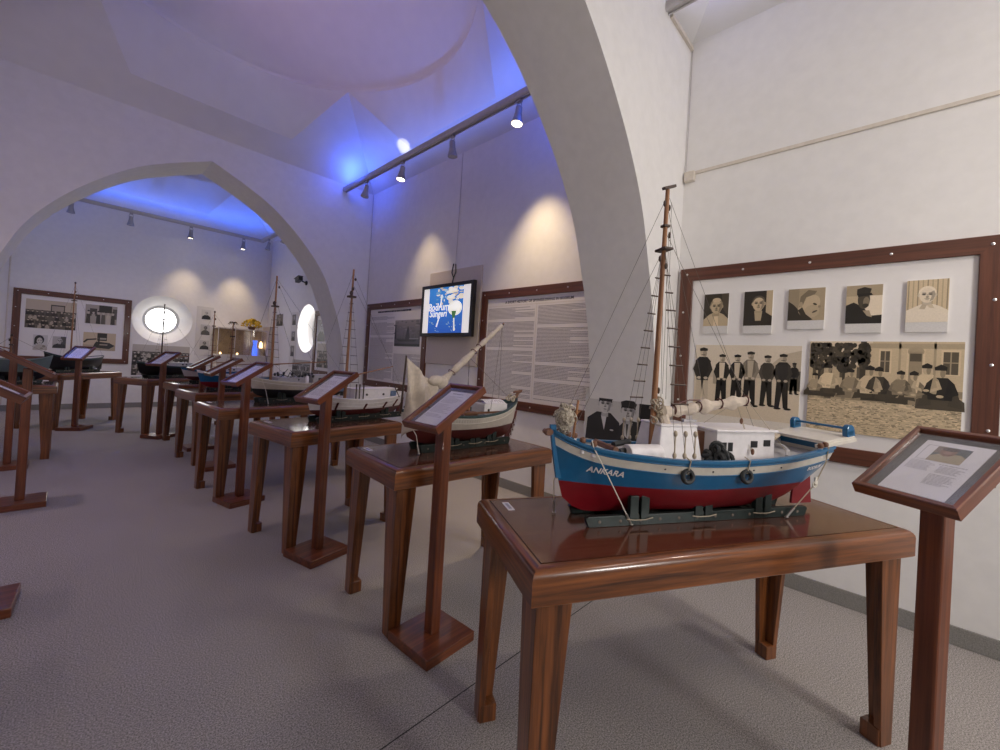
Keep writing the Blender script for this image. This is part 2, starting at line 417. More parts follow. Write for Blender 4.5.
def dome(cy, hy):
    """square bay -> folded transition -> round rim -> shallow dome"""
    mb = MB(); hx = XR-XC; zr = 4.60; R = 1.70
    ky = hy/2.1415; kx = hx/2.1415*1.0
    def W(u, v, z): return (XC+u*kx, cy+v*ky, z)
    a = 1.2023; rim = lambda t: (R*sin(t), R*cos(t))
    tR = radians(12.8)
    for k in range(4):
        ca, sa = cos(k*pi/2), sin(k*pi/2)
        Q = lambda u, v, z: W(u*ca-v*sa, u*sa+v*ca, z)
        h = 2.1415
        C1, C0 = (h, h), (-h, h)
        P, Pm = (.795, 1.875), (-.795, 1.875); zp = 4.047
        A, Am = rim(pi/4), rim(-pi/4); Rr, Rm = rim(tR), rim(-tR)
        mb.add([Q(*C0, ZT), Q(*C1, ZT), Q(*P, zp), Q(*Pm, zp)], [(0, 1, 2, 3)])
        mb.add([Q(*C1, ZT), Q(*A, zr), Q(*P, zp)], [(0, 1, 2)])
        mb.add([Q(*C0, ZT), Q(*Pm, zp), Q(*Am, zr)], [(0, 1, 2)])
        # facet above the wall, top edge follows the rim
        arc = [rim(-tR+2*tR*i/6) for i in range(7)]
        bot = [(Pm[0]+(P[0]-Pm[0])*i/6, P[1]) for i in range(7)]
        mb.add([Q(*q, zp) for q in bot]+[Q(*q, zr) for q in arc], [(i, i+1, 8+i, 7+i) for i in range(6)], 0)
        for s_ in (1, -1):
            arc = [rim(s_*(tR+(pi/4-tR)*i/8)) for i in range(9)]
            mb.add([Q(s_*P[0], P[1], zp)]+[Q(*q, zr) for q in arc], [(0, i, i+1) for i in range(1, 9)])
    # rim: a shallow recessed groove, then the dome
    n = 64; rings = []
    prof = [(R, zr), (R, zr+.038), (R+.07, zr+.042), (R+.07, zr+.05)]
    Rs = 2.2; z0 = zr+.05; dz = sqrt(Rs**2-(R+.07)**2)
    th0 = atan2(R+.07, dz)
    for i in range(1, 15):
        th = th0*(1-i/14); prof.append((max(Rs*sin(th), .004), z0+Rs*cos(th)-dz))
    for r, z in prof: rings.append([W(r*cos(2*pi*k/n), r*sin(2*pi*k/n), z) for k in range(n)])
    mb.rings(rings[:4], 0, cap0=False, cap1=False, smooth=False)
    mb.rings(rings[3:], 0, cap0=False, cap1=True, smooth=True)
    struct(mb.build('ceiling', 'ceil', weld=True))
room()

# ------------------------------------------------------------------ tables
HT = .785
def make_table(label, x, y, a, L, W, group='mahogany display tables'):
    t = thing('display_table', label, 'table', (x, y, 0), a, group)
    ap = .095; r = .028
    # apron moulding: profile (inset, z) swept round the mitred rectangle
    prof = [(.004, HT-ap), (0, HT-ap+.004), (0, HT-r)]
    for i in range(1, 6):
        q = pi/2*i/5; prof.append((r*(1-cos(q)), HT-r+r*sin(q)))
    prof += [(.034, HT), (.034, HT-.004), (.037, HT-.004), (.037, HT-.02), (.022, HT-.02), (.022, HT-ap)]
    mb = MB(); rings = []
    for (ins, z) in prof: rings.append([(ins, ins, z), (L-ins, ins, z), (L-ins, W-ins, z), (ins, W-ins, z)])
    rings.append(rings[0])
    # long sides and short sides get grain along their length
    n = 4
    for side in range(4):
        k = (side+1) % 4
        for j in range(len(rings)-1):
            mb.add([rings[j][side], rings[j][k], rings[j+1][k], rings[j+1][side]], [(0, 1, 2, 3)], 0 if side % 2 == 0 else 1, smooth=True)
    mb.build('apron', ['mah_x', 'mah_y'], t, weld=True)
    mb = MB(); i_ = .0365; mb.box((L/2, W/2, HT-.012), (L-2*i_, W-2*i_, .020)); mb.box((L/2, W/2, HT-.010), (L-2*i_-.004, W-2*i_-.004, .020), 1)
    mb.build('top_panel', ['seam', 'mah_top'], t)
    ins = .026
    for sx in (0, 1):
        for sy in (0, 1):
            cx, cy = (L-ins if sx else ins), (W-ins if sy else ins); dx, dy = (-1 if sx else 1), (-1 if sy else 1)
            mb = MB(); z1, z0 = HT-.085, .0
            wt, wb, th = .105, .058, .024
            # L-section leg: two tapering boards meeting at the outer corner, one continuous shape
            ell_ = lambda w, z: [(cx+dx*a, cy+dy*b, z) for a, b in ((0, 0), (w, 0), (w, th), (th, th), (th, w), (0, w))]
            mb.rings([ell_(wb, z0), ell_(wt, z1)], 0, smooth=False)
            leg = mb.build('leg', 'mah_z', t, bevel=.002)
            mb = MB(); s = .062; mb.box((cx+dx*(s/2+.004), cy+dy*(s/2+.004), .031), (s, s, .062))
            mb.build('foot_block', 'mah_z', leg, bevel=.003)
    return t
M['mah_top'] = wood('mahogany_top_panel', (.05, .016, .010), (.15, .050, .026), 0, rough=.16, coat=.6)

TABLES = {
    't1': (.8158, .6383, -.4978, 1.489, .565, 'large glossy mahogany table nearest the camera, carrying the blue and red boat'),
    't2': (1.0335, 1.6290, -.0688, 1.079, .564, 'mahogany table under the boat with the furled canvas sail'),
    't3': (.9710, 2.7315, .1338, .880, .600, 'mahogany table under the white boat with brown bottom, third in the right row'),
    't4': (.855, 4.03, .096, 1.42, .60, 'mahogany table under the long white and black boat'),
    't5': (.93, 5.40, .15, 1.30, .60, 'mahogany table in front of the middle arch, under the blue and white boat'),
    't6': (.95, 6.54, .15, 1.25, .58, 'mahogany table standing within the middle arch, fourth from the far end of the row'),
    't7': (.74, 7.46, .55, 1.25, .57, 'mahogany table set askew under the round end window'),
    't8': (-.11, 8.40, .86, 1.08, .57, 'mahogany table before the framed board on the end wall'),
    't9': (-.08, 7.02, pi, .62, .57, 'mahogany table at the left edge behind the tilted lecterns'),
}
TABLES['t6'] = TABLES['t6'][:5]+('mahogany table standing just beyond the middle arch, carrying a small white boat',)
for k, v in TABLES.items(): make_table(v[5], *v[:5])
def on_table(k, u, v, z=0.):
    x, y, a = TABLES[k][:3]
    return (x+u*cos(a)-v*sin(a), y+u*sin(a)+v*cos(a), HT+z)

# small white caption cards lying at the near-left corner of four tables
for k, (u, v), lab in (('t1', (.085, .455), 'small white card on the front table beside the blue boat'), ('t2', (.075, .46), 'small white card on the table of the boat with the canvas sail'),
                       ('t3', (.075, .48), 'small white card on the table of the white boat'), ('t4', (.075, .48), 'small white card on the table of the white and black boat')):
    mb = MB(); mb.box((0, 0, .0012), (.024, .075, .0024)); mb.box((0, 0, .00255), (.012, .055, .0003), 1)
    o = mb.build('caption_card', ['paper', 'ink_soft'], None, loc=on_table(k, u, v), rot=(0, 0, TABLES[k][2]))
    tag(o, lab, 'card', 'caption cards on the tables')

# ------------------------------------------------------------------ lecterns
def text_lines(mb, x0, x1, y, h, z, mat, rnd, fill=1., gap=.35):
    """one line of print as little word bars"""
    x = x0; end = x0+(x1-x0)*fill
    while x < end:
        w = h*rnd.uniform(1.2, 4.2); w = min(w, end-x)
        mb.add([(x, y, z), (x+w, y, z), (x+w, y+h, z), (x, y+h, z)], [(0, 1, 2, 3)], mat); x += w+h*gap*1.6

def make_lectern(label, x, y, a, portrait=False, seed=0, hz=1.096):
    """reading stand: a = direction in which the board climbs"""
    rnd = random.Random(seed)
    t = thing('reading_stand', label, 'stand', (x, y, 0), a, 'mahogany reading stands')
    mb = MB(); mb.box((0, 0, .0225), (.28, .28, .045)); mb.build('base', 'red_x', t, bevel=.004)
    w, h, tilt = .24, .335, .555
    zp = hz-.05
    mb = MB(); mb.box((0, 0, (zp+.045)/2), (.052, .056, zp-.045)); mb.build('post', 'red_z', t, bevel=.006)
    tray = thing_part('tray', t, (0, .013, hz), (0, -tilt, 0))
    # tray local: x climbs, y = reader's left, z = out of the board; rim top is z = 0
    mb = MB(); rail, d = .017, .034
    prof = [(0, -d), (0, -.003), (.003, 0), (rail-.003, 0), (rail, -.004), (rail, -d)]
    rings = [[(-h/2+i, -w/2+i, z), (h/2-i, -w/2+i, z), (h/2-i, w/2-i, z), (-h/2+i, w/2-i, z)] for i, z in prof]
    rings.append(rings[0])
    for side in range(4):
        k = (side+1) % 4
        for j in range(len(rings)-1):
            mb.add([rings[j][side], rings[j][k], rings[j+1][k], rings[j+1][side]], [(0, 1, 2, 3)], side % 2)
    mb.build('tray_rim', ['red_x', 'red_y'], tray, weld=True)
    mb = MB(); mb.box((0, 0, -.028), (h-2*rail, w-2*rail, .010)); mb.build('tray_bed', 'red_x', tray)
    mb = MB(); mb.box((0, 0, -.0215), (h-2*rail, w-2*rail, .003)); mb.build('mount_card', 'mat_grey', tray)
    pw, ph = .150, .255        # sheet: pw across (y), ph along x
    z = -.0185
    mb = MB(); mb.box((-.004, 0, z-.0008), (ph, pw, .0016))
    T = Matrix(((0, 1, 0, -.004), (-1, 0, 0, 0), (0, 0, 1, z+.0004), (0, 0, 0, 1)))   # sheet coords (sx right, sy up)
    pm = MB()
    if portrait:
        paint_small_portrait(pm, .0, .030, .075, .075)
        for (xa, xb, ya, yb) in ((-.065, -.005, -.02, .02), (.005, .06, -.02, .01), (-.0, .06, -.075, -.03)):
            yy = yb
            while yy > ya: text_lines(pm, xa, xb, yy, .0022, .0, 1, rnd, rnd.uniform(.7, 1)); yy -= .0055
        text_lines(pm, .0, .06, .018, .003, 0, 1, rnd)
    else:
        text_lines(pm, -.045, .03, .105, .006, 0, 1, rnd, 1, .2)
        yy = .085
        while yy > -.095:
            if rnd.random() > .1: text_lines(pm, -.062, .062, yy, .0026, .0, 1, rnd, rnd.uniform(.55, 1))
            yy -= .0085
    vs = [tuple(T @ Vector(p)) for p in pm.v]
    if portrait:
        sm = MB(); sm.v = vs; sm.f = pm.f; sm.m = [0]*len(pm.f); sm.c = [c or (.36, .34, .38) for c in pm.c]; sm.smooth = [False]*len(pm.f)
        sh = mb.build('sheet', 'paper', tray); sm.build('print', 'photo', tray)
    else:
        o = len(mb.v); mb.v += vs; mb.f += [[i+o for i in f] for f in pm.f]; mb.m += [1]*len(pm.f); mb.c += [None]*len(pm.f); mb.smooth += [False]*len(pm.f)
        mb.build('sheet', ['paper', 'ink_soft'], tray)
    mb = MB(); mb.box((0, 0, -.0095), (h-2*rail, w-2*rail, .0015)); mb.build('glass_pane', 'glass', tray)
    return t
def thing_part(name, parent, loc, rot):
    o = bpy.data.objects.new(name, None); COL.objects.link(o); o.parent = parent; o.location = loc; o.rotation_euler = rot
    o.empty_display_size = .03
    return o

# ------------------------------------------------------------------ painted prints
def q4(mb, x0, y0, x1, y1, z, c): mb.add([(x0, y0, z), (x1, y0, z), (x1, y1, z), (x0, y1, z)], [(0, 1, 2, 3)], 0, c)
def ell(mb, x, y, rx, ry, z, c, n=18, rot=0.):
    cr, sr = cos(rot), sin(rot)
    mb.add([(x+rx*cos(2*pi*k/n)*cr-ry*sin(2*pi*k/n)*sr, y+rx*cos(2*pi*k/n)*sr+ry*sin(2*pi*k/n)*cr, z) for k in range(n)], [tuple(range(n))], 0, c)
def pol(mb, pts, z, c): mb.add([(x, y, z) for x, y in pts], [tuple(range(len(pts)))], 0, c)
def sep(v, warm=1.): # grey value -> sepia linear colour
    v = v**.86 if v > .12 else v
    return (v*(1+.14*warm), v*(1-.10*warm), v*(1-.42*warm))

def paint_small_portrait(pm, x, y, w, h):
    z = .0002; S = lambda px, py: (x-w/2+px*w, y+py*h)
    q4(pm, *S(0, 0), *S(1, 1), z, (.10, .115, .12)); q4(pm, *S(-.32, 0), *S(-.30, 1), z, (.35, .33, .37)); q4(pm, *S(-.32, 0), *S(0, .02), z, (.35, .33, .37)); q4(pm, *S(-.32, .98), *S(0, 1), z, (.35, .33, .37))
    q4(pm, *S(0, .55), *S(.28, 1), z+.0001, (.22, .17, .14))
    pol(pm, [S(0, 0), S(0, .3), S(.2, .5), S(.8, .6), S(1, .45), S(1, 0)], z+.0002, (.40, .33, .22))
    ell(pm, *S(.42, .68), w*.24, h*.28, z+.0003, (.24, .13, .10)); ell(pm, *S(.42, .86), w*.25, h*.12, z+.0004, (.09, .06, .055)); ell(pm, *S(.42, .62), w*.13, h*.1, z+.0005, (.32, .19, .15))

def face(mb, x, y, s, z, tone, hair, warm=1., cap=None, moustache=True, turn=0.):
    """head of half-width s in a print: hair behind, face, shadow side, features, cap"""
    T_ = lambda v: sep(v, warm)
    pol(mb, [(x-s*.55, y-s*1.75), (x+s*.55, y-s*1.75), (x+s*.5, y-s*.7), (x-s*.5, y-s*.7)], z, T_(tone*.66))
    ell(mb, x, y+s*.30, s*1.08, s*1.22, z+.00004, T_(hair))
    for e in (-1, 1): ell(mb, x+e*s*1.0, y-.02*s, s*.17, s*.32, z+.00006, T_(tone*.72))
    ell(mb, x, y-.08*s, s*.96, s*1.24, z+.0001, T_(tone))
    pol(mb, [(x+.28*s, y-1.15*s), (x+.75*s, y-.8*s), (x+.95*s, y), (x+.8*s, y+.7*s), (x+.42*s, y+.5*s), (x+.5*s, y-.3*s)], z+.00014, T_(tone*.46))
    for e in (-1, 1):
        ell(mb, x+e*s*.40+turn*s, y+s*.14, s*.29, s*.20, z+.00018, T_(tone*.36)); ell(mb, x+e*s*.40+turn*s, y+s*.10, s*.19, s*.09, z+.00022, T_(tone*.08))
        pol(mb, [(x+e*s*.14+turn*s, y+s*.30), (x+e*s*.66+turn*s, y+s*.34), (x+e*s*.62+turn*s, y+s*.42), (x+e*s*.16+turn*s, y+s*.40)], z+.00022, T_(tone*.25))
    pol(mb, [(x+turn*s-.17*s, y-.32*s), (x+turn*s+.2*s, y-.32*s), (x+turn*s+.09*s, y+.2*s), (x+turn*s, y+.2*s)], z+.00024, T_(tone*.62))
    ell(mb, x+turn*s, y-.34*s, s*.19, s*.07, z+.00026, T_(tone*.22))
    if moustache: pol(mb, [(x+turn*s-.40*s, y-.60*s), (x+turn*s, y-.44*s), (x+turn*s+.40*s, y-.60*s), (x+turn*s, y-.54*s)], z+.00028, T_(tone*.18))
    ell(mb, x+turn*s, y-.70*s, s*.27, s*.07, z+.00028, T_(tone*.24)); ell(mb, x+turn*s, y-.98*s, s*.26, s*.12, z+.00026, T_(tone*.88))
    if cap is not None:
        pol(mb, [(x-1.02*s, y+.52*s), (x+1.02*s, y+.52*s), (x+1.22*s, y+1.0*s), (x+.8*s, y+1.42*s), (x-.3*s, y+1.5*s), (x-1.15*s, y+1.2*s)], z+.0003, T_(cap))
        pol(mb, [(x-1.0*s, y+.42*s), (x+1.0*s, y+.42*s), (x+.95*s, y+.60*s), (x-.95*s, y+.62*s)], z+.00034, T_(cap*.5))

def print_card(name, label, cat, w, h, T, painter, strip=0., thick=.006, group=None, border=0.):
    """mounted photograph: local x right, y up, z out of the wall; (0,0) is its lower-left corner"""
    mb = MB()
    b = border
    mb.box((w/2, (h-strip)/2, thick/2), (w+2*b, h+strip+2*b, thick), 0, col=(.66, .64, .62))
    painter(mb, w, h, thick+.0004)
    o = mb.build(name, 'photo', None)
    o.matrix_world = T
    return tag(o, label, cat, group)

def man(mb, x, y0, h, z, warm, coat=.02, legs=.015, tone=.5, cap=.02, shirt=None, lean=0.):
    """standing man in a print: feet at (x, y0), height h"""
    w = h*.13; S = lambda a, b: (x+a*h+lean*b*h, y0+b*h)
    for e in (-1, 1):
        pol(mb, [S(e*.065-.035, .03), S(e*.065+.035, .03), S(e*.03+.055, .52), S(e*.03-.055, .52)], z, sep(legs, warm))
        ell(mb, *S(e*.075+.02, .02), h*.055, h*.02, z+.00005, sep(.012, warm))
    pol(mb, [S(-.085, .47), S(.085, .47), S(.115, .77), S(.06, .835), S(-.06, .835), S(-.115, .77)], z+.0001, sep(coat, warm))
    for e in (-1, 1):
        pol(mb, [S(e*.10, .79), S(e*.145, .64), S(e*.09, .51), S(e*.04, .53), S(e*.09, .63), S(e*.07, .78)], z+.00015, sep(coat*1.5, warm))
        ell(mb, *S(e*.05, .505), h*.03, h*.022, z+.0002, sep(tone*.9, warm))
    if shirt: pol(mb, [S(-.035, .52), S(.035, .52), S(.05, .82), S(-.05, .82)], z+.00018, sep(shirt, warm))
    ell(mb, *S(0, .90), h*.046, h*.066, z+.0002, sep(tone, warm))
    ell(mb, *S(.02, .885), h*.03, h*.055, z+.00025, sep(tone*.6, warm))
    pol(mb, [S(-.052, .925), S(.058, .93), S(.062, .965), S(.0, .985), S(-.058, .965)], z+.0003, sep(cap, warm))
    q4(mb, *S(-.03, .862), *S(.03, .872), z+.0003, sep(.06, warm))

def sitter(mb, x, y0, h, z, warm, coat, tone=.42, hair=.015, w=.62):
    S = lambda a, b: (x+a*h*w, y0+b*h)
    pol(mb, [S(-.62, 0), S(.62, 0), S(.6, .2), S(.32, .36), S(-.32, .36), S(-.6, .2)], z, sep(R_.choice((.04, .07, .16, .22)), warm))
    for e in (-1, 1): pol(mb, [S(e*.2, .1), S(e*.58, .05), S(e*.42, .40), S(e*.26, .36)], z+.00006, sep(.055, warm))
    pol(mb, [S(-.30, .22), S(.30, .22), S(.36, .58), S(.18, .72), S(-.18, .72), S(-.36, .58)], z+.0001, sep(coat, warm))
    pol(mb, [S(.1, .22), S(.30, .22), S(.36, .58), S(.2, .70)], z+.00013, sep(coat*.55, warm))
    for e in (-1, 1): pol(mb, [S(e*.36, .56), S(e*.46, .36), S(e*.12, .26), S(e*.14, .34), S(e*.32, .40), S(e*.26, .56)], z+.00016, sep(coat*.75, warm))
    ell(mb, *S(0, .30), h*.06, h*.035, z+.00018, sep(tone, warm), 9)
    ell(mb, *S(0, .84), h*.078, h*.125, z+.0002, sep(tone, warm)); ell(mb, *S(.05, .82), h*.042, h*.10, z+.00024, sep(tone*.5, warm))
    pol(mb, [S(-.15, .88), S(.15, .88), S(.16, .96), S(.0, 1.02), S(-.16, .95)], z+.0003, sep(hair, warm))

def noise_cells(mb, x0, y0, x1, y1, nx, ny, z, fn, warm, rnd, jit=.5):
    dx, dy = (x1-x0)/nx, (y1-y0)/ny
    for j in range(ny):
        for i in range(nx):
            v = fn((i+.5)/nx, (j+.5)/ny)
            if v is None: continue
            a = x0+i*dx; b = y0+j*dy
            q4(mb, a, b, a+dx, b+dy, z, sep(v, warm))

R_ = random.Random(3)
def p_portrait(bg, bg2, tone, hair, coat, kind):
    def f(mb, w, h, z):
        q4(mb, 0, 0, w, h, z, sep(bg)); 
        if kind == 'old':
            pol(mb, [(w*.7, h), (w, h), (w, .3*h), (w*.8, .5*h)], z+.0001, sep(bg*2))
            pol(mb, [(0, 0), (0, h*.2), (w*.25, h*.36), (w*.42, h*.42), (w*.62, h*.42), (w*.8, h*.36), (w, h*.22), (w, 0)], z+.0002, sep(coat))
            pol(mb, [(w*.42, 0), (w*.62, 0), (w*.6, h*.3), (w*.44, h*.3)], z+.0003, sep(coat*1.5))
            face(mb, w*.52, h*.60, w*.235, z+.0004, tone, .20); ell(mb, w*.52, h*.80, w*.17, h*.07, z+.0012, sep(tone*1.15))
        elif kind == 'soldier':
            q4(mb, w*.78, h*.25, w, h, z+.0001, sep(bg2)); pol(mb, [(0, 0), (0, h*.28), (w*.3, h*.42), (w*.7, h*.42), (w, h*.26), (w, 0)], z+.0002, sep(coat))
            pol(mb, [(w*.42, h*.14), (w*.62, h*.14), (w*.66, h*.42), (w*.38, h*.42)], z+.0003, sep(tone*.75))
            face(mb, w*.52, h*.63, w*.215, z+.0004, tone, .10)
        elif kind == 'profile':
            q4(mb, 0, h*.0, w*.3, h, z+.0001, sep(bg*.75)); pol(mb, [(0, 0), (w*.62, 0), (w*.4, h*.22), (w*.16, h*.5), (0, h*.62)], z+.0002, sep(.035))
            ell(mb, w*.58, h*.46, w*.27, h*.36, z+.0003, sep(tone), rot=-.5); ell(mb, w*.66, h*.28, w*.2, h*.2, z+.0004, sep(tone*.85), rot=-.4)
            pol(mb, [(w*.3, h*.4), (w*.34, h*.75), (w*.55, h*.95), (w*.78, h*.9), (w*.72, h*.8), (w*.5, h*.72), (w*.42, h*.5)], z+.0005, sep(.13))
            pol(mb, [(w*.28, h*.32), (w*.42, h*.06), (w*.58, h*.0), (w*.7, h*.02), (w*.5, h*.2), (w*.4, h*.42)], z+.0005, sep(.04))
            ell(mb, w*.36, h*.5, w*.05, h*.09, z+.0006, sep(tone*.7)); ell(mb, w*.74, h*.5, w*.06, h*.03, z+.0006, sep(.06), rot=-.5); ell(mb, w*.86, h*.42, w*.04, h*.04, z+.0006, sep(tone*.5)); ell(mb, w*.74, h*.27, w*.08, h*.025, z+.0006, sep(.07), rot=.5)
        elif kind == 'dark':
            q4(mb, 0, h*.72, w, h, z+.0001, sep(bg*.7)); q4(mb, w*.5, h*.2, w, h*.72, z+.0001, sep(.68, .7))
            pol(mb, [(0, 0), (0, h*.48), (w*.22, h*.56), (w*.5, h*.42), (w*.7, h*.2), (w, h*.22), (w, 0)], z+.0002, sep(.014))
            pol(mb, [(w*.48, h*.34), (w*.6, h*.2), (w*.74, h*.16), (w*.66, h*.34)], z+.0003, sep(.3))
            ell(mb, w*.50, h*.62, w*.17, h*.24, z+.0004, sep(.06)); ell(mb, w*.57, h*.56, w*.09, h*.13, z+.0005, sep(.15)); ell(mb, w*.55, h*.47, w*.09, h*.05, z+.0006, sep(.03)); pol(mb, [(w*.30, h*.74), (w*.66, h*.76), (w*.70, h*.90), (w*.5, h*.95), (w*.30, h*.90)], z+.0007, sep(.025)); pol(mb, [(w*.33, h*.70), (w*.74, h*.73), (w*.70, h*.79), (w*.33, h*.78)], z+.0008, sep(.012))
        else:
            for k in range(9):
                xx = w*(.03+.115*k); q4(mb, xx, h*.3, xx+w*.03, h, z+.0001, sep(.34 if k % 2 else .22))
            pol(mb, [(0, 0), (0, h*.28), (w*.2, h*.36), (w*.35, h*.42), (w*.65, h*.42), (w*.82, h*.36), (w, h*.26), (w, 0)], z+.0002, sep(.68, .6))
            face(mb, w*.5, h*.64, w*.2, z+.0004, .66, .72, .7, moustache=True)
            pol(mb, [(w*.32, h*.32), (w*.4, h*.44), (w*.5, h*.4), (w*.45, h*.3)], z+.001, sep(.4, .8)); pol(mb, [(w*.68, h*.32), (w*.62, h*.42), (w*.5, h*.4), (w*.56, h*.34)], z+.001, sep(.5, .8))
    return f

def p_six_men(mb, w, h, z):
    wm = .75
    q4(mb, 0, 0, w, h, z, sep(.56, wm)); q4(mb, 0, h*.62, w, h, z+.0001, sep(.62, wm*.8))
    pol(mb, [(w*.6, h*.62), (w, h*.62), (w, h*.95), (w*.85, h*.9)], z+.0002, sep(.42, wm)); pol(mb, [(0, h*.6), (w*.35, h*.6), (w*.3, h*.68), (0, h*.72)], z+.0002, sep(.48, wm))
    q4(mb, w*.82, h*.5, w, h*.72, z+.0003, sep(.10, wm)); q4(mb, w*.2, h*.52, w*.32, h*.68, z+.0003, sep(.3, wm))
    q4(mb, 0, 0, w, h*.14, z+.0002, sep(.66, wm*.5))
    ms = [(.085, .18, .80, .02, .45, .5, None), (.285, .26, .64, .018, .012, .5, .6), (.435, .28, .62, .016, .014, .5, .5), (.56, .28, .66, .13, .014, .5, .4), (.715, .30, .60, .05, .02, .4, None), (.85, .28, .64, .028, .02, .4, None)]
    for x, y0, hh, coat, legs, tone, shirt in ms: man(mb, w*x, h*y0, h*hh, z+.0004, wm, coat, legs, tone, .02, shirt)
    man(mb, w*.945, h*.46, h*.36, z+.0003, wm, .015, .015, .1, .01)

def p_picnic(mb, w, h, z):
    wm = 1.0; r = random.Random(11)
    q4(mb, 0, 0, w, h, z, sep(.46, wm)); q4(mb, 0, h*.7, w*.45, h, z+.0001, sep(.60, wm*.8))
    for _ in range(1500):
        x, y = r.random(), .40*r.random(); a = w*r.uniform(.004, .016); q4(mb, max(0, w*x-a), h*y, min(w, w*x+a), h*y+h*r.uniform(.004, .012), z+.0002+.00000015*_, sep(r.choice((.16, .22, .32, .40, .58, .62)), wm))
    # house, door and two windows
    q4(mb, w*.43, h*.52, w, h*.98, z+.0002, sep(.46, wm)); q4(mb, w*.43, h*.93, w, h*.98, z+.0003, sep(.32, wm)); q4(mb, w*.62, h*.5, w*.635, h, z+.0003, sep(.3, wm)); q4(mb, w*.83, h*.5, w*.845, h, z+.0003, sep(.3, wm))
    q4(mb, w*.67, h*.55, w*.78, h*.92, z+.0003, sep(.55, wm)); q4(mb, w*.685, h*.55, w*.765, h*.9, z+.0004, sep(.24, wm)); ell(mb, w*.725, h*.9, w*.05, h*.05, z+.00035, sep(.3, wm)); q4(mb, w*.69, h*.80, w*.76, h*.88, z+.0005, sep(.08, wm))
    for (xa, xb) in ((.505, .565), (.885, .97)):
        q4(mb, w*(xa-.012), h*.67, w*(xb+.012), h*.92, z+.0003, sep(.56, wm)); q4(mb, w*xa, h*.68, w*xb, h*.90, z+.0004, sep(.09, wm)); q4(mb, w*(xa+xb)/2-w*.004, h*.68, w*(xa+xb)/2+w*.004, h*.9, z+.0005, sep(.28, wm)); q4(mb, w*xa, h*.79, w*xb, h*.80, z+.0005, sep(.28, wm))
    # low houses and the two trees
    for (xa, xb, ya, yb) in ((0, .2, .5, .8), (.2, .43, .52, .74)):
        q4(mb, w*xa, h*ya, w*xb, h*yb, z+.0002, sep(.40, wm))
        for k in range(3): q4(mb, w*(xa+.03+.06*k), h*(ya+.08), w*(xa+.055+.06*k), h*(ya+.2), z+.0003, sep(.1, wm))
    q4(mb, w*.37, h*.5, w*.41, h, z+.0004, sep(.05, wm))
    for cx, cy, rx, ry in ((.08, .85, .10, .16), (.26, .84, .095, .17), (.395, .86, .035, .14)):
        for k in range(130):
            a = r.uniform(0, 2*pi); q = sqrt(r.random()); ell(mb, w*max(.02, cx+rx*q*cos(a)), h*min(.96, cy+ry*q*sin(a)), w*.018, h*.028, z+.0005+.00001*(k % 9), sep(r.choice((.03, .04, .05, .075)), wm), 7)
        q4(mb, w*(cx-.01), h*.5, w*(cx+.01), h*.8, z+.0005, sep(.05, wm))
    q4(mb, 0, h*.38, w, h*.5, z+.0005, sep(.22, wm)); noise_cells(mb, 0, h*.36, w, h*.52, 40, 5, z+.0006, lambda a, b: r.choice((.10, .2, .3, .42)), wm, r)
    ppl = [(.05, .38, .26, .3), (.15, .40, .34, .62), (.31, .38, .32, .22), (.44, .36, .38, .5), (.50, .37, .36, .05), (.64, .38, .32, .18), (.72, .36, .34, .24), (.795, .40, .38, .55), (.875, .33, .44, .018)]
    for x, y, hh, c in ppl: sitter(mb, w*x, h*y, h*hh, z+.0008+.0002*x, wm, c)
    q4(mb, w*.55, h*.36, w*.69, h*.42, z+.0013, sep(.05, wm)); q4(mb, w*.0, h*.38, w*.20, h*.415, z+.0013, sep(.05, wm))

def p_two_men(mb, w, h, z):
    g = .12
    q4(mb, 0, 0, w, h, z, sep(.50, g)); q4(mb, w*.84, 0, w, h, z+.0001, sep(.018, 0))
    pol(mb, [(w*.03, 0), (w*.05, h*.42), (w*.2, h*.56), (w*.42, h*.56), (w*.56, h*.4), (w*.62, 0)], z+.0002, sep(.03, 0))
    pol(mb, [(w*.27, h*.5), (w*.36, h*.5), (w*.33, h*.22)], z+.0003, sep(.55, g)); ell(mb, w*.45, h*.24, w*.03, h*.015, z+.0003, sep(.5, g))
    face(mb, w*.33, h*.72, w*.10, z+.0004, .55, .03, g, cap=.03, moustache=False)
    pol(mb, [(w*.54, 0), (w*.56, h*.34), (w*.66, h*.48), (w*.82, h*.46), (w*.84, 0)], z+.0003, sep(.035, 0))
    pol(mb, [(w*.62, h*.42), (w*.76, h*.44), (w*.7, h*.12), (w*.64, h*.18)], z+.0004, sep(.46, g)); pol(mb, [(w*.66, h*.4), (w*.7, h*.4), (w*.68, h*.14)], z+.0005, sep(.05, g))
    face(mb, w*.685, h*.64, w*.10, z+.0006, .5, .03, g, cap=.03, moustache=True)

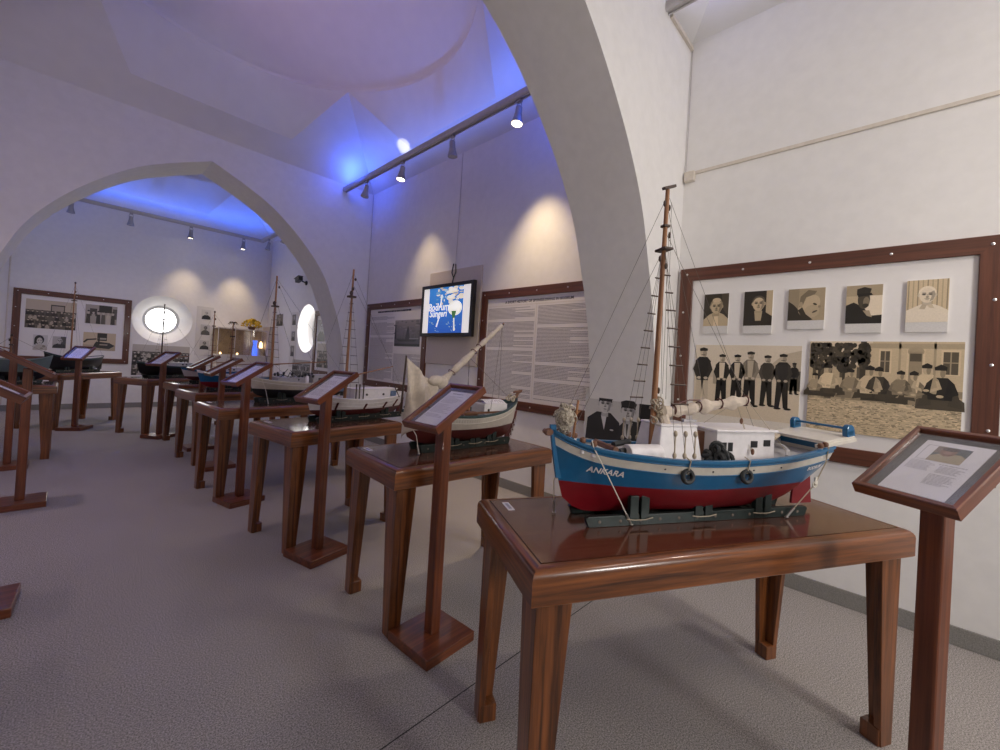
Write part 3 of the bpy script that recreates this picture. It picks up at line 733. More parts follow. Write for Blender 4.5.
def p_crowd(nx, ny, warm, top=.3, seed=1, sky=.45, rows=5, box=None):
    def f(mb, w, h, z):
        r = random.Random(seed)
        q4(mb, 0, 0, w, h, z, sep(.12, warm)); q4(mb, 0, h*(1-top), w, h, z+.0001, sep(sky, warm))
        if box: q4(mb, w*box[0], h*box[1], w*box[2], h*box[3], z+.0002, sep(.05, warm)); q4(mb, w*(box[0]+.02), h*(box[1]+.04), w*(box[2]-.02), h*(box[3]-.04), z+.0003, sep(.3, warm))
        for j in range(rows):
            y = h*(1-top-.02)*(1-j/rows)
            for i in range(nx):
                x = w*((i+.5+r.uniform(-.25, .25)+(j % 2)*.4)/nx); s = w/nx*.36
                x = min(max(x, s*1.5), w-s*1.5)
                zz = z+.0003+.0001*j; c = r.choice((.02, .03, .06, .12, .35))
                yb = max(0, y-s*4.2)
                pol(mb, [(x-s*1.4, yb), (x+s*1.4, yb), (x+s*1.2, y-s*1.4), (x-s*1.2, y-s*1.4)], zz, sep(c, warm))
                ell(mb, x, y-s*.7, s*.62, s*.85, zz+.00004, sep(r.choice((.35, .42, .3)), warm), 8); ell(mb, x, y-s*.05, s*.7, s*.42, zz+.00008, sep(r.choice((.02, .03, .4)), warm), 8)
    return f
def p_group(mb, w, h, z):
    r = random.Random(5); wm = .5
    q4(mb, 0, 0, w, h, z, sep(.3, wm)); q4(mb, w*.42, h*.62, w*.83, h, z+.0001, sep(.03, wm)); q4(mb, w*.14, h*.4, w*.36, h*.8, z+.0001, sep(.06, wm)); q4(mb, w*.86, h*.3, w, h*.85, z+.0001, sep(.09, wm))
    for i in range(6):
        x = w*(.10+.155*i); c = (.05, .3, .04, .1, .45, .05)[i]
        pol(mb, [(x-w*.07, 0), (x+w*.07, 0), (x+w*.055, h*.5), (x-w*.055, h*.5)], z+.0002, sep(c, wm)); ell(mb, x, h*.58, w*.035, h*.085, z+.0003, sep(.42, wm), 10); ell(mb, x, h*.66, w*.04, h*.04, z+.0004, sep(.03, wm), 10)
def p_boats(mb, w, h, z):
    wm = .9; r = random.Random(8)
    q4(mb, 0, 0, w, h, z, sep(.46, wm)); q4(mb, 0, 0, w, h*.3, z+.0001, sep(.34, wm))
    q4(mb, w*.42, h*.55, w*.72, h*.98, z+.0002, sep(.03, .5)); q4(mb, w*.44, h*.62, w*.7, h*.72, z+.0003, sep(.3, .5))
    pol(mb, [(0, h*.45), (w*.1, h*.62), (w*.4, h*.68), (w*.4, h*.6), (w*.15, h*.55), (w*.04, h*.4)], z+.0003, sep(.04, .5))
    pol(mb, [(w*.3, h*.16), (w*.8, h*.1), (w*.98, h*.3), (w*.8, h*.45), (w*.4, h*.5), (w*.34, h*.36)], z+.0004, sep(.035, .5)); q4(mb, w*.45, h*.28, w*.5, h*.8, z+.0005, sep(.03, .5)); q4(mb, w*.5, h*.3, w*.75, h*.36, z+.0006, sep(.3, .7))
def p_woman(mb, w, h, z):
    q4(mb, 0, 0, w, h, z, sep(.55, .1)); ell(mb, w*.42, h*.68, w*.34, h*.3, z+.0001, sep(.02, 0)); ell(mb, w*.45, h*.6, w*.2, h*.22, z+.0002, sep(.5, .2)); 
    for e in (-1, 1): ell(mb, w*(.45+.09*e), h*.64, w*.05, h*.02, z+.0003, sep(.04, 0))
    ell(mb, w*.45, h*.48, w*.08, h*.018, z+.0003, sep(.15, .1)); pol(mb, [(0, 0), (w*.1, h*.25), (w*.38, h*.4), (w*.6, h*.38), (w*.9, h*.3), (w, h*.1), (w, 0)], z+.0002, sep(.42, .4)); ell(mb, w*.75, h*.26, w*.12, h*.08, z+.0003, sep(.2, .5), 8); ell(mb, w*.6, h*.12, w*.12, h*.06, z+.0003, sep(.25, .6), 8)
    q4(mb, w*.08, h*.35, w*.2, h*.72, z+.00015, sep(.02, 0))
def p_man(mb, w, h, z):
    q4(mb, 0, 0, w, h, z, sep(.40, .2)); q4(mb, w*.6, 0, w, h, z+.0001, sep(.08, .1)); pol(mb, [(0, 0), (w*.08, h*.26), (w*.4, h*.4), (w*.75, h*.38), (w, h*.22), (w, 0)], z+.0002, sep(.04, 0)); face(mb, w*.52, h*.62, w*.2, z+.0003, .45, .25, .2, moustache=True)
def p_bust(bg, coat, hair, tone=.4, wm=.1):
    def f(mb, w, h, z):
        q4(mb, 0, 0, w, h, z, sep(bg, wm)); pol(mb, [(w*.05, 0), (w*.1, h*.3), (w*.36, h*.46), (w*.66, h*.46), (w*.95, h*.3), (w, 0)], z+.0002, sep(coat, 0)); face(mb, w*.52, h*.66, w*.17, z+.0003, tone, hair, wm)
    return f
def p_harbour(mb, w, h, z):
    r = random.Random(2); g = .15
    for k in range(14): q4(mb, 0, h*(.3+.05*k), w, h*(.35+.05*k), z, (.16+.012*k, .15+.011*k, .165+.010*k))
    q4(mb, 0, 0, w, h*.3, z, (.10, .10, .115)); q4(mb, 0, 0, w, h*.1, z+.0002, (.03, .035, .035))
    for k in range(22):
        x = w*r.uniform(0, 1); hh = h*r.uniform(.12, .32); q4(mb, x, h*.26, x+w*.006, h*.26+hh, z+.0002, (.06, .06, .07))
    for k in range(40): ell(mb, w*r.random(), h*r.uniform(.5, 1)*.97, w*r.uniform(.03, .09), h*r.uniform(.015, .04), z+.00015, (lambda v: (v, v*.97, v*1.02))(r.choice((.22, .27, .33, .18))), 10)
    pol(mb, [(w*.44, h*.26), (w*.62, h*.26), (w*.57, h*.62), (w*.53, h*.78), (w*.49, h*.6)], z+.0003, (.05, .05, .06)); pol(mb, [(0, h*.28), (w*.08, h*.28), (w*.05, h*.8), (w*.02, h*.8)], z+.0003, (.04, .04, .05))
    pol(mb, [(w*.1, h*.26), (w*.9, h*.26), (w*.8, h*.18), (w*.2, h*.18)], z+.0004, (.05, .05, .055)); q4(mb, w*.6, h*.27, w*.95, h*.31, z+.0005, (.3, .29, .31))

# reading stands (the printed sheets need the painters above)
make_lectern('reading stand at the right edge with a portrait on its sheet', 1.698, -.098, -.517, True, 1, 1.092)
make_lectern('reading stand in front of the boat with the canvas sail', 1.205, 1.515, .06, False, 2)
make_lectern('reading stand in front of the white boat with the brown bottom', 1.145, 2.66, .235, False, 3)
make_lectern('reading stand in front of the long white and black boat', 1.035, 4.00, .23, False, 4)
make_lectern('reading stand between the white and black boat and the middle arch', 1.13, 5.26, .08, False, 5)
make_lectern('reading stand standing in the middle arch on the right', 1.15, 6.33, .06, False, 6)
make_lectern('reading stand before the table under the round end window', .885, 7.33, .64, False, 7)
make_lectern('reading stand in front of the framed board on the end wall', .085, 8.42, 1.08, False, 8)
make_lectern('tilted reading stand at left, its whole square base in view', -.215, 4.80, pi, False, 9)
make_lectern('reading stand cut by the left edge, nearest of the left row', -.265, 3.05, pi-.05, False, 10)
make_lectern('reddish reading stand at the left edge, behind the tilted one', -.375, 6.22, pi, False, 11)

# ------------------------------------------------------------------ boards, prints and wall fittings
def TRW(y, z, off=0.): # on the right wall: local x -> -y, y -> z, z -> -x
    return Matrix(((0, 0, -1, XR-off), (-1, 0, 0, y), (0, 1, 0, z), (0, 0, 0, 1)))
def TEW(x, z, off=0.):
    return Matrix(((1, 0, 0, x), (0, 0, -1, Y3-off), (0, 1, 0, z), (0, 0, 0, 1)))
def TPR(y, z, xx, off=0.):
    return Matrix(((0, 0, -1, xx-off), (-1, 0, 0, y), (0, 1, 0, z), (0, 0, 0, 1)))

def framed_board(label, T, w, h, rail=.092, group='mahogany framed wall boards', screws=True, text=None):
    t = thing('framed_board', label, 'board', group=group); t.matrix_world = T
    mb = MB(); d = .028
    prof = [(0, 0), (0, d-.003), (.003, d), (rail-.003, d), (rail, d-.003), (rail, 0)]
    rings = [[(i, i, z), (w-i, i, z), (w-i, h-i, z), (i, h-i, z)] for i, z in prof]
    for side in range(4):
        k = (side+1) % 4
        for j in range(len(rings)-1):
            mb.add([rings[j][side], rings[j][k], rings[j+1][k], rings[j+1][side]], [(0, 1, 2, 3)], side % 2)
    mb.build('frame', ['frame_x', 'frame_y'], t, weld=True)
    mb = MB(); mb.box((w/2, h/2, .006), (w-2*rail+.004, h-2*rail+.004, .012))
    mb.build('backing_panel', 'panel', t)
    if screws:
        pts = []
        for i in range(5):
            x = .05+(w-.10)*i/4; pts += [(x, h-.045), (x, .045)]
        for i in range(3): pts += [(.035, h*(.22+.26*i)), (w-.035, h*(.22+.26*i))]
        first = None
        for (x, y) in pts:
            if first is None:
                sm = MB(); sm.lathe([(.0075, 0), (.0075, .002), (.004, .0042), (.001, .0046)], 10); first = sm.build('screw', 'screw', t, loc=(x, y, d))
            else:
                c = first.copy(); COL.objects.link(c); c.parent = t; c.location = (x, y, d)
    if text: text(t, w, h, rail)
    return t

M['ink_body'] = plain('ink_body', (.30, .285, .30), .7)
TITLE_EN = 'A SHORT HISTORY OF SPONGE DIVING IN BODRUM'
def text_two_columns(t, w, h, rail):
    r = random.Random(21); mb = MB(); z = .0126
    vs, fs = text_mb(TITLE_EN, .037, bold=.0012)
    mb.add([(x+w/2, y+h-rail-.062, z) for x, y, _ in vs], fs, 0)
    mb.build('heading', 'ink', t); mb = MB()
    for xa, xb in ((rail+.02, w/2-.022), (w/2+.022, w-rail-.02)):
        y = h-rail-.115; k = 0
        while y > rail+.03:
            text_lines(mb, xa, xb, y, .0062, z, 0, r, r.choice((1, 1, 1, 1, .6)) if k else .9, .28)
            k += 1; y -= .0135
            if r.random() < .045: y -= .03
    mb.build('lettering', 'ink_body', t)
    mb = MB(); mb.box((w/2, h/2-.03, .0128), (.004, h-2*rail-.09, .001)); mb.box((w/2, h-rail-.085, .0128), (w-2*rail-.05, .003, .001)); mb.build('dividing_rule', 'conduit', t)
def text_with_photo(t, w, h, rail):
    r = random.Random(22); mb = MB(); z = .0126
    text_lines(mb, rail+.22, w-rail-.30, h-rail-.055, .024, z, 0, r, 1, .12)
    mb.build('heading', 'ink', t); mb = MB()
    for xa, xb, top in ((rail+.03, .79, h-rail-.12), (.82, w-rail-.03, h-rail-.66)):
        y = top
        while y > rail+.03:
            text_lines(mb, xa, xb, y, .0062, z, 0, r, r.choice((1, 1, 1, .7)), .28); y -= .0135
            if r.random() < .05: y -= .035
    mb.build('lettering', 'ink_body', t)
    mb = MB()
    for y in (h-rail-.085, .84, .62, .42): mb.box((w*.28, y, .0128), (w*.40, .003, .001))
    mb.build('dividing_rule', 'conduit', t)

BH = 2.0878-.8312
framed_board('large framed board of old photographs on the right wall beside the front table', TRW(1.2184, .8312), 1.592, BH)
framed_board('framed text board in two columns headed about sponge diving', TRW(3.4197, .8312), 1.592, BH, text=text_two_columns)
framed_board('framed text board with a grey harbour picture, left of the television', TRW(6.0361, .8312), 1.592, BH, text=text_with_photo)
framed_board('framed board of group photographs on the far end wall, left of the round window', TEW(-.709, .845), 1.482, 1.238)
framed_board('framed board on the far right wall past the oval window, half hidden by arch', TRW(8.05, .87), 1.30, 1.20)

G1 = 'mounted portraits on the front board'
def rw_print(label, y, z, w, h, painter, off=.012, **k):
    return print_card('photo_print', label, 'photograph', w, h, TRW(y, z, off), painter, **k)
zt = 1.885
for y0, w, z0, z1, p, lab in (
    (1.037, .163, 1.655, zt, p_portrait(.035, .04, .42, .05, .40, 'old'), 'portrait of an old man in a pale jacket, leftmost on the front board'),
    (.777, .167, 1.653, zt, p_portrait(.028, .40, .48, .06, .03, 'soldier'), 'portrait of a man in a black coat, second in the front board row'),
    (.524, .188, 1.680, 1.881, p_portrait(.30, .4, .42, .10, .04, 'profile'), 'tilted profile portrait of a grey-haired man, middle of the row on the front board'),
    (.236, .160, 1.654, 1.878, p_portrait(.42, .5, .2, .03, .02, 'dark'), 'portrait of a shadowed man in a dark cap, fourth in the front board row'),
    (-.022, .160, 1.656, zt, p_portrait(.50, .4, .6, .6, .6, 'pale'), 'pale overexposed portrait of a man before a striped curtain, rightmost on the front board')):
    rw_print(lab, y0, z0, w, z1-z0, p, strip=.054, thick=.012, group=G1)
rw_print('photograph of six men in caps standing in a row on sand', 1.079, .945, .640, .575, p_six_men, thick=.004)
rw_print('photograph of men sitting on gravel before a stone house', .397, 1.012, .645, .538, p_picnic, thick=.010, border=.0)
rw_print('grey photograph of masts in a harbour on the text board left of the television', 5.215, 1.45, .625, .365, p_harbour, thick=.003)
print_card('photo_print', 'large photograph of two men in peaked caps on the pier behind the blue boat', 'photograph', .545, .40, TPR(1.812, .742, XC+1.80, 0.), p_two_men, thick=.005)

k_ = .98
def ew_print(label, x0, z0, x1, z1, painter, off=.012, **k):
    X0, X1, Z0, Z1 = x0*k_, x1*k_, 1.3+(z0-1.3)*k_, 1.3+(z1-1.3)*k_
    return print_card('photo_print', label, 'photograph', X1-X0, Z1-Z0, TEW(X0, Z0, off), painter, **k)
G2 = 'photographs on the end wall board'
ew_print('photograph of a seated crowd, top left on the far end board', -.575, 1.427, .04, 1.932, p_crowd(11, 4, .7, .36, 4, .42, 4, (.48, .6, .76, .86)), group=G2)
ew_print('photograph of people by a dark doorway, top right on the far end board', .152, 1.582, .585, 1.94, p_group, group=G2)
ew_print('brownish photograph of a moored sailing boat, bottom right on the far end board', .148, 1.08, .59, 1.417, p_boats, group=G2)
ew_print('cut-out portrait of a dark-haired woman, bottom left on the far end board', -.465, 1.04, -.293, 1.31, p_woman, group=G2)
ew_print('small portrait of a man beside the cut-out woman on the far end board', -.235, 1.09, -.068, 1.30, p_man, group=G2)
ew_print('wide photograph of a crowd on the end wall under the round window', .84, .62, 1.757, 1.241, p_crowd(13, 6, .35, .22, 9, .4, 6), off=0., group='loose prints on the end wall')
def portrait_strip(label, T, w, h, items):
    """white strip holding small portraits: each portrait is a part of the strip"""
    o = print_card('portrait_strip', label, 'panel', w, h, T, lambda mb, a, b, z: None, thick=.006, group='white portrait strips')
    for x, y, pw, ph, p in items:
        mb = MB(); p(mb, pw, ph, .0005); mb.box((pw/2, ph/2, -.001), (pw, ph, .002), 0, col=(.6, .6, .6)); mb.build('portrait_print', 'photo', o, loc=(x, y, .0085))
    return o
portrait_strip('tall white strip of three portraits between round window and glass case', TEW(1.80, 1.075), .30, 1.05, [(.082, .782, .168, .206, p_bust(.5, .02, .45)), (.082, .447, .168, .22, p_bust(.45, .1, .05, .2)), (.08, .133, .168, .195, p_bust(.48, .03, .04, .25))])
# prints on the far right wall, between the corner and the round window and on the board past it
portrait_strip('narrow white strip of dark portraits on the far right wall left of oval window', TRW(9.33, .95), .36, 1.15, [(.08, .88, .2, .22, p_bust(.12, .02, .03)), (.08, .55, .2, .20, p_bust(.16, .02, .03)), (.08, .23, .2, .22, p_bust(.14, .02, .03))])
rw_print('grey crowd photograph low on the far right wall under the oval window', 9.10, .72, .92, .40, p_crowd(12, 3, .1, .2, 31, .3, 3), off=0.)
rw_print('dark tall photograph of a standing figure on the board past the oval window', 7.90, 1.50, .33, .40, p_bust(.3, .02, .03), group='prints on the board past the oval window')
rw_print('group photograph at the bottom of the board past the oval window', 7.86, 1.02, .62, .44, p_crowd(7, 3, .5, .3, 14, .4, 3), group='prints on the board past the oval window')

# television, its backing board and cables
mb = MB(); mb.box((.49, .58, .012), (.98, 1.16, .024)); o = mb.build('backing_board', 'beige', None, bevel=.004); o.matrix_world = TRW(4.430, 1.240)
tag(o, 'plain beige board fixed to the right wall behind the television', 'board')
tv = thing('television', 'flat television with a bright blue picture on the right wall', 'television'); tv.matrix_world = TRW(4.43, 1.575, .088)
W_, H_ = .98, .635
mb = MB(); mb.box((W_/2, H_/2, .015), (W_, H_, .03)); b_ = .042
rings = [[(i, i, z), (W_-i, i, z), (W_-i, H_-i, z), (i, H_-i, z)] for i, z in ((0, .03), (.002, .046), (b_, .046), (b_, .036))]
for side in range(4):
    k = (side+1) % 4
    for j in range(3): mb.add([rings[j][side], rings[j][k], rings[j+1][k], rings[j+1][side]], [(0, 1, 2, 3)])
mb.build('casing', 'black', tv)
mb = MB(); mb.box((W_/2, H_/2, -.03), (.22, .22, .07)); mb.build('wall_bracket', 'black', tv)
def tv_picture():
    mb = MB(); z = .0372; x0, x1, y0, y1 = b_, W_-b_, b_, H_-b_; w, h = x1-x0, y1-y0; r = random.Random(6)
    S = lambda a, b: (x0+a*w, y0+b*h)
    q4(mb, *S(0, 0), *S(1, 1), z, (.80, .78, .78))
    n = 12
    for i in range(n): q4(mb, *S(.125, i/n), *S(.855, (i+1)/n), z+.0002, (.02+.02*i/n, .10+.13*i/n, .46+.16*i/n))
    for k in range(40):
        a, b = .44+.4*r.random()*r.random(), .62+.38*r.random(); a = .30+.52*r.random(); ell(mb, *S(a, b), w*r.uniform(.01, .05), h*r.uniform(.01, .035), z+.0003+.00001*k, r.choice(((.75, .72, .65), (.35, .5, .65), (.6, .5, .38), (.12, .3, .55))), 9)
    for k in range(26): ell(mb, *S(.55+.28*r.random(), .74+.24*r.random()), w*.05, h*.03, z+.0008+.00001*k, r.choice(((.9, .88, .8), (.8, .7, .55))), 9)
    ell(mb, *S(.70, .53), w*.14, h*.16, z+.0012, (.95, .93, .82), 24); ell(mb, *S(.72, .58), w*.10, h*.10, z+.0013, (1, 1, .95), 20)
    pol(mb, [S(.63, .47), S(.73, .47), S(.70, .30), S(.66, .30)], z+.0014, (.05, .16, .05)); pol(mb, [S(.675, .32), S(.70, .32), S(.715, .06), S(.69, .06)], z+.0015, (.8, .82, .75)); ell(mb, *S(.705, .08), w*.02, h*.04, z+.0016, (.9, .9, .8), 8)
    for k in range(22): ell(mb, *S(.15+.68*r.random(), .03+.22*r.random()), w*.008, h*.012, z+.001, r.choice(((.3, .5, .5), (.4, .6, .4), (.2, .4, .7))), 6)
    for body, cy, sz in (('Bodrum', .50, .125), ('Süngeri', .36, .115)):
        vs, fs = text_mb(body, sz, shear=.15, bold=.002)
        mb.add([(x0+.345*w+x*1.0, y0+cy*h+y, z+.0018) for x, y, _ in vs], fs, 0, (1, 1, 1))
    pol(mb, [S(.375, .56), S(.40, .56), S(.425, .84), S(.405, .84)], z+.0019, (1, 1, 1)); pol(mb, [S(.365, .36), S(.39, .36), S(.335, .13), S(.31, .14)], z+.0019, (1, 1, 1))
    mb.build('picture', 'screen', tv)
tv_picture()
mb = MB(); mb.tube([(XR-.006, 3.935, 3.82), (XR-.006, 3.94, 2.8), (XR-.008, 3.945, 2.42)], .003)
tag(mb.build('power_cable', 'cable', None), 'thin grey cable running down the wall to the television', 'cable')
mb = MB(); mb.tube([(XR-.030, 3.955, 2.47), (XR-.034, 3.975, 2.36), (XR-.034, 3.94, 2.30), (XR-.05, 3.93, 2.22)], .007, mat=0)
mb.tube([(XR-.030, 3.915, 2.46), (XR-.034, 3.90, 2.36), (XR-.034, 3.935, 2.30), (XR-.05, 3.94, 2.22)], .007)
tag(mb.build('cable_loop', 'black', None), 'black looped cable hanging over the top of the television', 'cable')
# surface conduit and junction box on the near right wall
mb = MB(); mb.box((XR-.006, -.905, 2.818), (.012, 4.19, .022)); tag(mb.build('cable_trunking', 'conduit', None), 'cream cable trunking running level along the near right wall', 'trunking')
mb = MB(); mb.box((XR-.02, 1.195, 2.79), (.04, .075, .075)); tag(mb.build('junction_box', 'conduit', None, bevel=.006), 'small cream junction box in the corner above the front board', 'box')
mb = MB(); mb.box((2.96, Y1-.011, 3.785), (.40, .02, .028)); tag(mb.build('cable_trunking', 'conduit', None), 'short cream trunking under the ceiling corner above the front board', 'trunking')
mb = MB(); mb.tube([(XR-.008, Y1-.012, 3.77), (XR-.008, Y1-.014, 3.2), (XR-.010, Y1-.012, 2.82)], .003); tag(mb.build('corner_cable', 'cable', None), 'thin cable dropping down the corner to the junction box', 'cable')
mb = MB(); mb.tube([(-.765, Y3-.012, 0.1), (-.765, Y3-.012, 3.7)], .011); tag(mb.build('wall_pipe', 'conduit', None), 'thin pale pipe rising up the end wall at the far left', 'pipe')
mb = MB(); mb.tube([(XR-.008, Y2-.012, 3.82), (XR-.008, Y2-.014, 2.1)], .003); tag(mb.build('corner_cable', 'cable', None), 'thin cable dropping down the corner left of the harbour text board', 'cable')
# security camera
c = thing('security_camera', 'black security camera on the far right wall above the oval window', 'camera', (XR, 8.62, 2.66))
mb = MB(); mb.lathe([(.045, 0), (.045, .02), (.02, .03)], 14, T=Matrix.Rotation(-pi/2, 4, 'Y')); mb.tube([(-.02, 0, 0), (-.09, .02, .03)], .014); mb.build('wall_mount', 'black', c)
mb = MB(); mb.box((0, 0, 0), (.08, .20, .075), T=Matrix.Translation((-.13, .06, .05)) @ Matrix.Rotation(-.2, 4, 'X')); mb.box((0, .02, .05), (.10, .24, .012), T=Matrix.Translation((-.13, .06, .05)) @ Matrix.Rotation(-.2, 4, 'X')); mb.build('camera_body', 'black', c, bevel=.008)
mb = MB(); mb.lathe([(.028, 0), (.028, .02), (.02, .022)], 14, T=Matrix.Translation((-.13, .16, .03)) @ Matrix.Rotation(-pi/2-.2, 4, 'X')); mb.build('lens', 'glassrim', c)

# glass display case in the far right corner, with what it holds
cx0, cx1, cy0, cy1 = 2.11, 3.045, Y3-.46, Y3-.02
case = thing('display_case', 'lit glass display case in the far right corner', 'display case', (0, 0, 0))
mb = MB(); mb.box(((cx0+cx1)/2, (cy0+cy1)/2, .55), (cx1-cx0, cy1-cy0, 1.10)); mb.box(((cx0+cx1)/2, (cy0+cy1)/2, 1.115), (cx1-cx0+.04, cy1-cy0, .03)); mb.build('cabinet', 'beige', case, bevel=.004)
mb = MB(); mb.box(((cx0+cx1)/2, cy1-.01, 1.41), (cx1-cx0, .015, .56)); mb.build('back_panel', 'diorama', case)
mb = MB()
for x in (cx0+.008, cx0+.313, cx0+.622, cx1-.008): mb.box((x, cy0+.008, 1.41), (.012, .014, .56))
mb.box(((cx0+cx1)/2, cy0+.008, 1.69), (cx1-cx0, .018, .02)); mb.box(((cx0+cx1)/2, (cy0+cy1)/2, 1.70), (cx1-cx0, cy1-cy0, .012)); mb.build('case_frame', 'beige', case)
mb = MB(); mb.box(((cx0+cx1)/2, cy0+.012, 1.41), (cx1-cx0-.02, .004, .54)); mb.build('glass_front', 'caseglass', case)
base_ = Vector(((cx0+cx1)/2, (cy0+cy1)/2, 0)); case.location = base_
for ch in case.children: ch.location = -base_
for x in (2.19, 2.50):
    mb = MB(); mb.ball((0, 0, 0), .022); tag(mb.build('case_lamp', 'candle', None, loc=(x, cy0+.10, 1.156)), 'small warm lamp at the foot of the glass case, %s' % ('left one' if x < 2.3 else 'right one'), 'lamp', 'lamps in the glass case')
mb = MB(); mb.lathe([(.05, 0), (.055, .02), (.05, .14), (.035, .25), (.05, .33), (.048, .34)], 14); tag(mb.build('blue_vase', 'blueglow', None, loc=(2.86, cy0+.20, 1.135)), 'glowing blue vase inside the glass case', 'vase')
mb = MB(); mb.lathe([(.03, 0), (.04, .05), (.03, .12), (.012, .16)], 12); tag(mb.build('small_lamp', 'candle', None, loc=(2.98, cy0+.2, 1.30)), 'small bright lamp right of the blue vase in the glass case', 'lamp')
mb = MB(); mb.lathe([(.07, 0), (.07, .16), (.05, .18)], 12); tag(mb.build('pedestal', 'ropewhite', None, loc=(2.975, cy0+.2, 1.13)), 'pale pedestal under the small lamp in the glass case', 'pedestal')
mb = MB(); mb.box((3.115, Y3-.26, .90), (.10, .46, 1.80)); tag(mb.build('post_panel', 'beige', None, bevel=.005), 'tall beige panel closing the right end of the glass case', 'panel')
rw_print('dark brown photograph on the right wall just above the beige panel of the glass case', 10.25, 1.83, .42, .26, p_bust(.14, .03, .02, .3, .6), off=.0)
# yellow flowers on the case
fl = thing('flower_bouquet', 'yellow flower arrangement on top of the glass case', 'flowers', (2.78, Y3-.25, 1.706))
mb = MB(); mb.lathe([(.05, 0), (.07, .03), (.08, .07), (.07, .075)], 14); mb.build('bowl', 'brownwood', fl)
mb = MB(); r = random.Random(4)
for k in range(110):
    a, e, q = r.uniform(0, 2*pi), r.uniform(0, pi/2), r.uniform(.75, 1)
    mb.ball((.20*q*cos(a)*cos(e), .16*q*sin(a)*cos(e), .06+.19*q*sin(e)), (.024, .024, .018), n=6, m=4)
mb.build('blossoms', 'gold', fl)
mb = MB()
for k in range(60):
    a, e, q = r.uniform(0, 2*pi), r.uniform(-.1, pi/2), r.uniform(.6, .95); p = Vector((.2*q*cos(a)*cos(e), .16*q*sin(a)*cos(e), .06+.18*q*sin(e)))
    d = Vector((r.uniform(-1, 1), r.uniform(-1, 1), r.uniform(-1, 1)))*.03; mb.add([p, p+d, p+d*1.6+Vector((0, 0, .012)), p+d*.5+Vector((.01, .01, .012))], [(0, 1, 2, 3)])
mb.build('leaves', 'leaf', fl)

# ------------------------------------------------------------------ track lighting
def track(label, p0, p1, z=3.76, led=(.12, .25, 1.)):
    p0, p1 = Vector(p0), Vector(p1); d = p1-p0; L = d.length
    t = thing('lighting_track', label, 'track', ((p0.x+p1.x)/2, (p0.y+p1.y)/2, z), atan2(d.y, d.x), 'ceiling lighting tracks')
    mb = MB(); prof = [(-.035, .03), (-.035, -.012), (-.026, -.03), (-.012, -.03), (-.012, -.02), (.012, -.02), (.012, -.03), (.026, -.03), (.035, -.012), (.035, .03)]
    mb.rings([[(-L/2, a, b) for a, b in prof], [(L/2, a, b) for a, b in prof]], 0, smooth=False); mb.build('profile', 'alu', t)
    mb = MB(); mb.box((0, 0, .033), (L-.02, .03, .006)); mb.build('led_strip', 'ledglow', t)
    return t
def track_lamp(label, loc, rx=0., rz=0., lit=True):
    t = thing('track_spotlight', label, 'spotlight', loc, rz, 'track spotlights')
    mb = MB(); mb.box((0, 0, -.015), (.05, .032, .03)); mb.tube([(-.02, 0, -.03), (-.03, 0, -.06), (-.026, 0, -.10)], .004); mb.tube([(.02, 0, -.03), (.03, 0, -.06), (.026, 0, -.10)], .004); mb.build('bracket', 'alu_dark', t)
    h = thing_part('lamp_head', t, (0, 0, -.095), (rx, 0, 0))
    mb = MB(); mb.lathe([(.022, .03), (.030, .02), (.032, -.03), (.032, -.05), (.036, -.052), (.036, -.058), (.034, -.06), (.052, -.125), (.054, -.14), (.050, -.142), (.046, -.128)], 20, caps=True)
    mb.build('housing', 'alu_dark', h)
    mb = MB(); mb.lathe([(.001, -.147), (.020, -.146), (.046, -.140), (.047, -.129), (.001, -.129)], 18); mb.build('lens', 'lampglow' if lit else 'lampoff', h)
    return t
ZK = 3.70
track('long lighting track under the dome beside the right wall of the middle bay', (2.71, Y1F, 0), (2.71, Y2, 0), 3.745)
track('lighting track along the end wall of the far bay', (XL+.02, Y3-.44, 0), (2.86, Y3-.44, 0), ZK)
track('lighting track on the right side of the far bay', (2.83, Y2F, 0), (2.83, Y3-.475, 0), ZK)
track('lighting track on the right side of the near bay overhead', (2.71, YB, 0), (2.71, Y1, 0), 3.80)
track('lighting track on the left side of the middle bay', (-.57, Y1F, 0), (-.57, Y2-1.0, 0), 3.745)
for y, lit, lab in ((5.44, False, 'unlit spotlight nearest the far end of the long track'), (4.53, True, 'lit spotlight, second from the far end of the long track'), (3.56, True, 'spotlight with a dim silver lens, third from the far end of the long track'), (2.60, True, 'bright spotlight next to the near arch on the long track')):
    track_lamp(lab, (2.71, y, 3.718), .12 if y != 3.56 else -.1, pi/2 if y != 3.56 else pi/2, lit and y != 3.56)
for x, lit, lab in ((-.11, False, 'unlit spotlight at the left end of the far track'), (.654, False, 'unlit spotlight, second from the left on the far track'), (1.55, True, 'lit spotlight above the round window on the far track'), (2.47, True, 'lit spotlight at the right end of the far track')):
    track_lamp(lab, (x, Y3-.44, ZK-.03), .15, 0, lit)
for y, lab in ((9.95, 'unlit spotlight in the corner of the far bay'), (9.0, 'unlit spotlight on the side track of the far bay near the middle arch')): track_lamp(lab, (2.83, y, ZK-.03), .15, pi/2, False)

# ------------------------------------------------------------------ light
def add_light(kind, name, loc, energy, col, rot=None, **kw):
    l = bpy.data.lights.new(name, kind); l.energy = energy; l.color = col
    for k, v in kw.items(): setattr(l, k, v)
    o = bpy.data.objects.new(name, l); COL.objects.link(o); o.location = loc
    if rot is not None: o.rotation_euler = rot
    return o
def aim(o, target):
    d = Vector(target)-o.location; o.rotation_euler = d.to_track_quat('-Z', 'Y').to_euler()
    return o
DAY = (1., .97, .92); WARM = (1., .76, .44); BLUE = (.03, .15, 1.); VIO = (.62, .34, 1.)
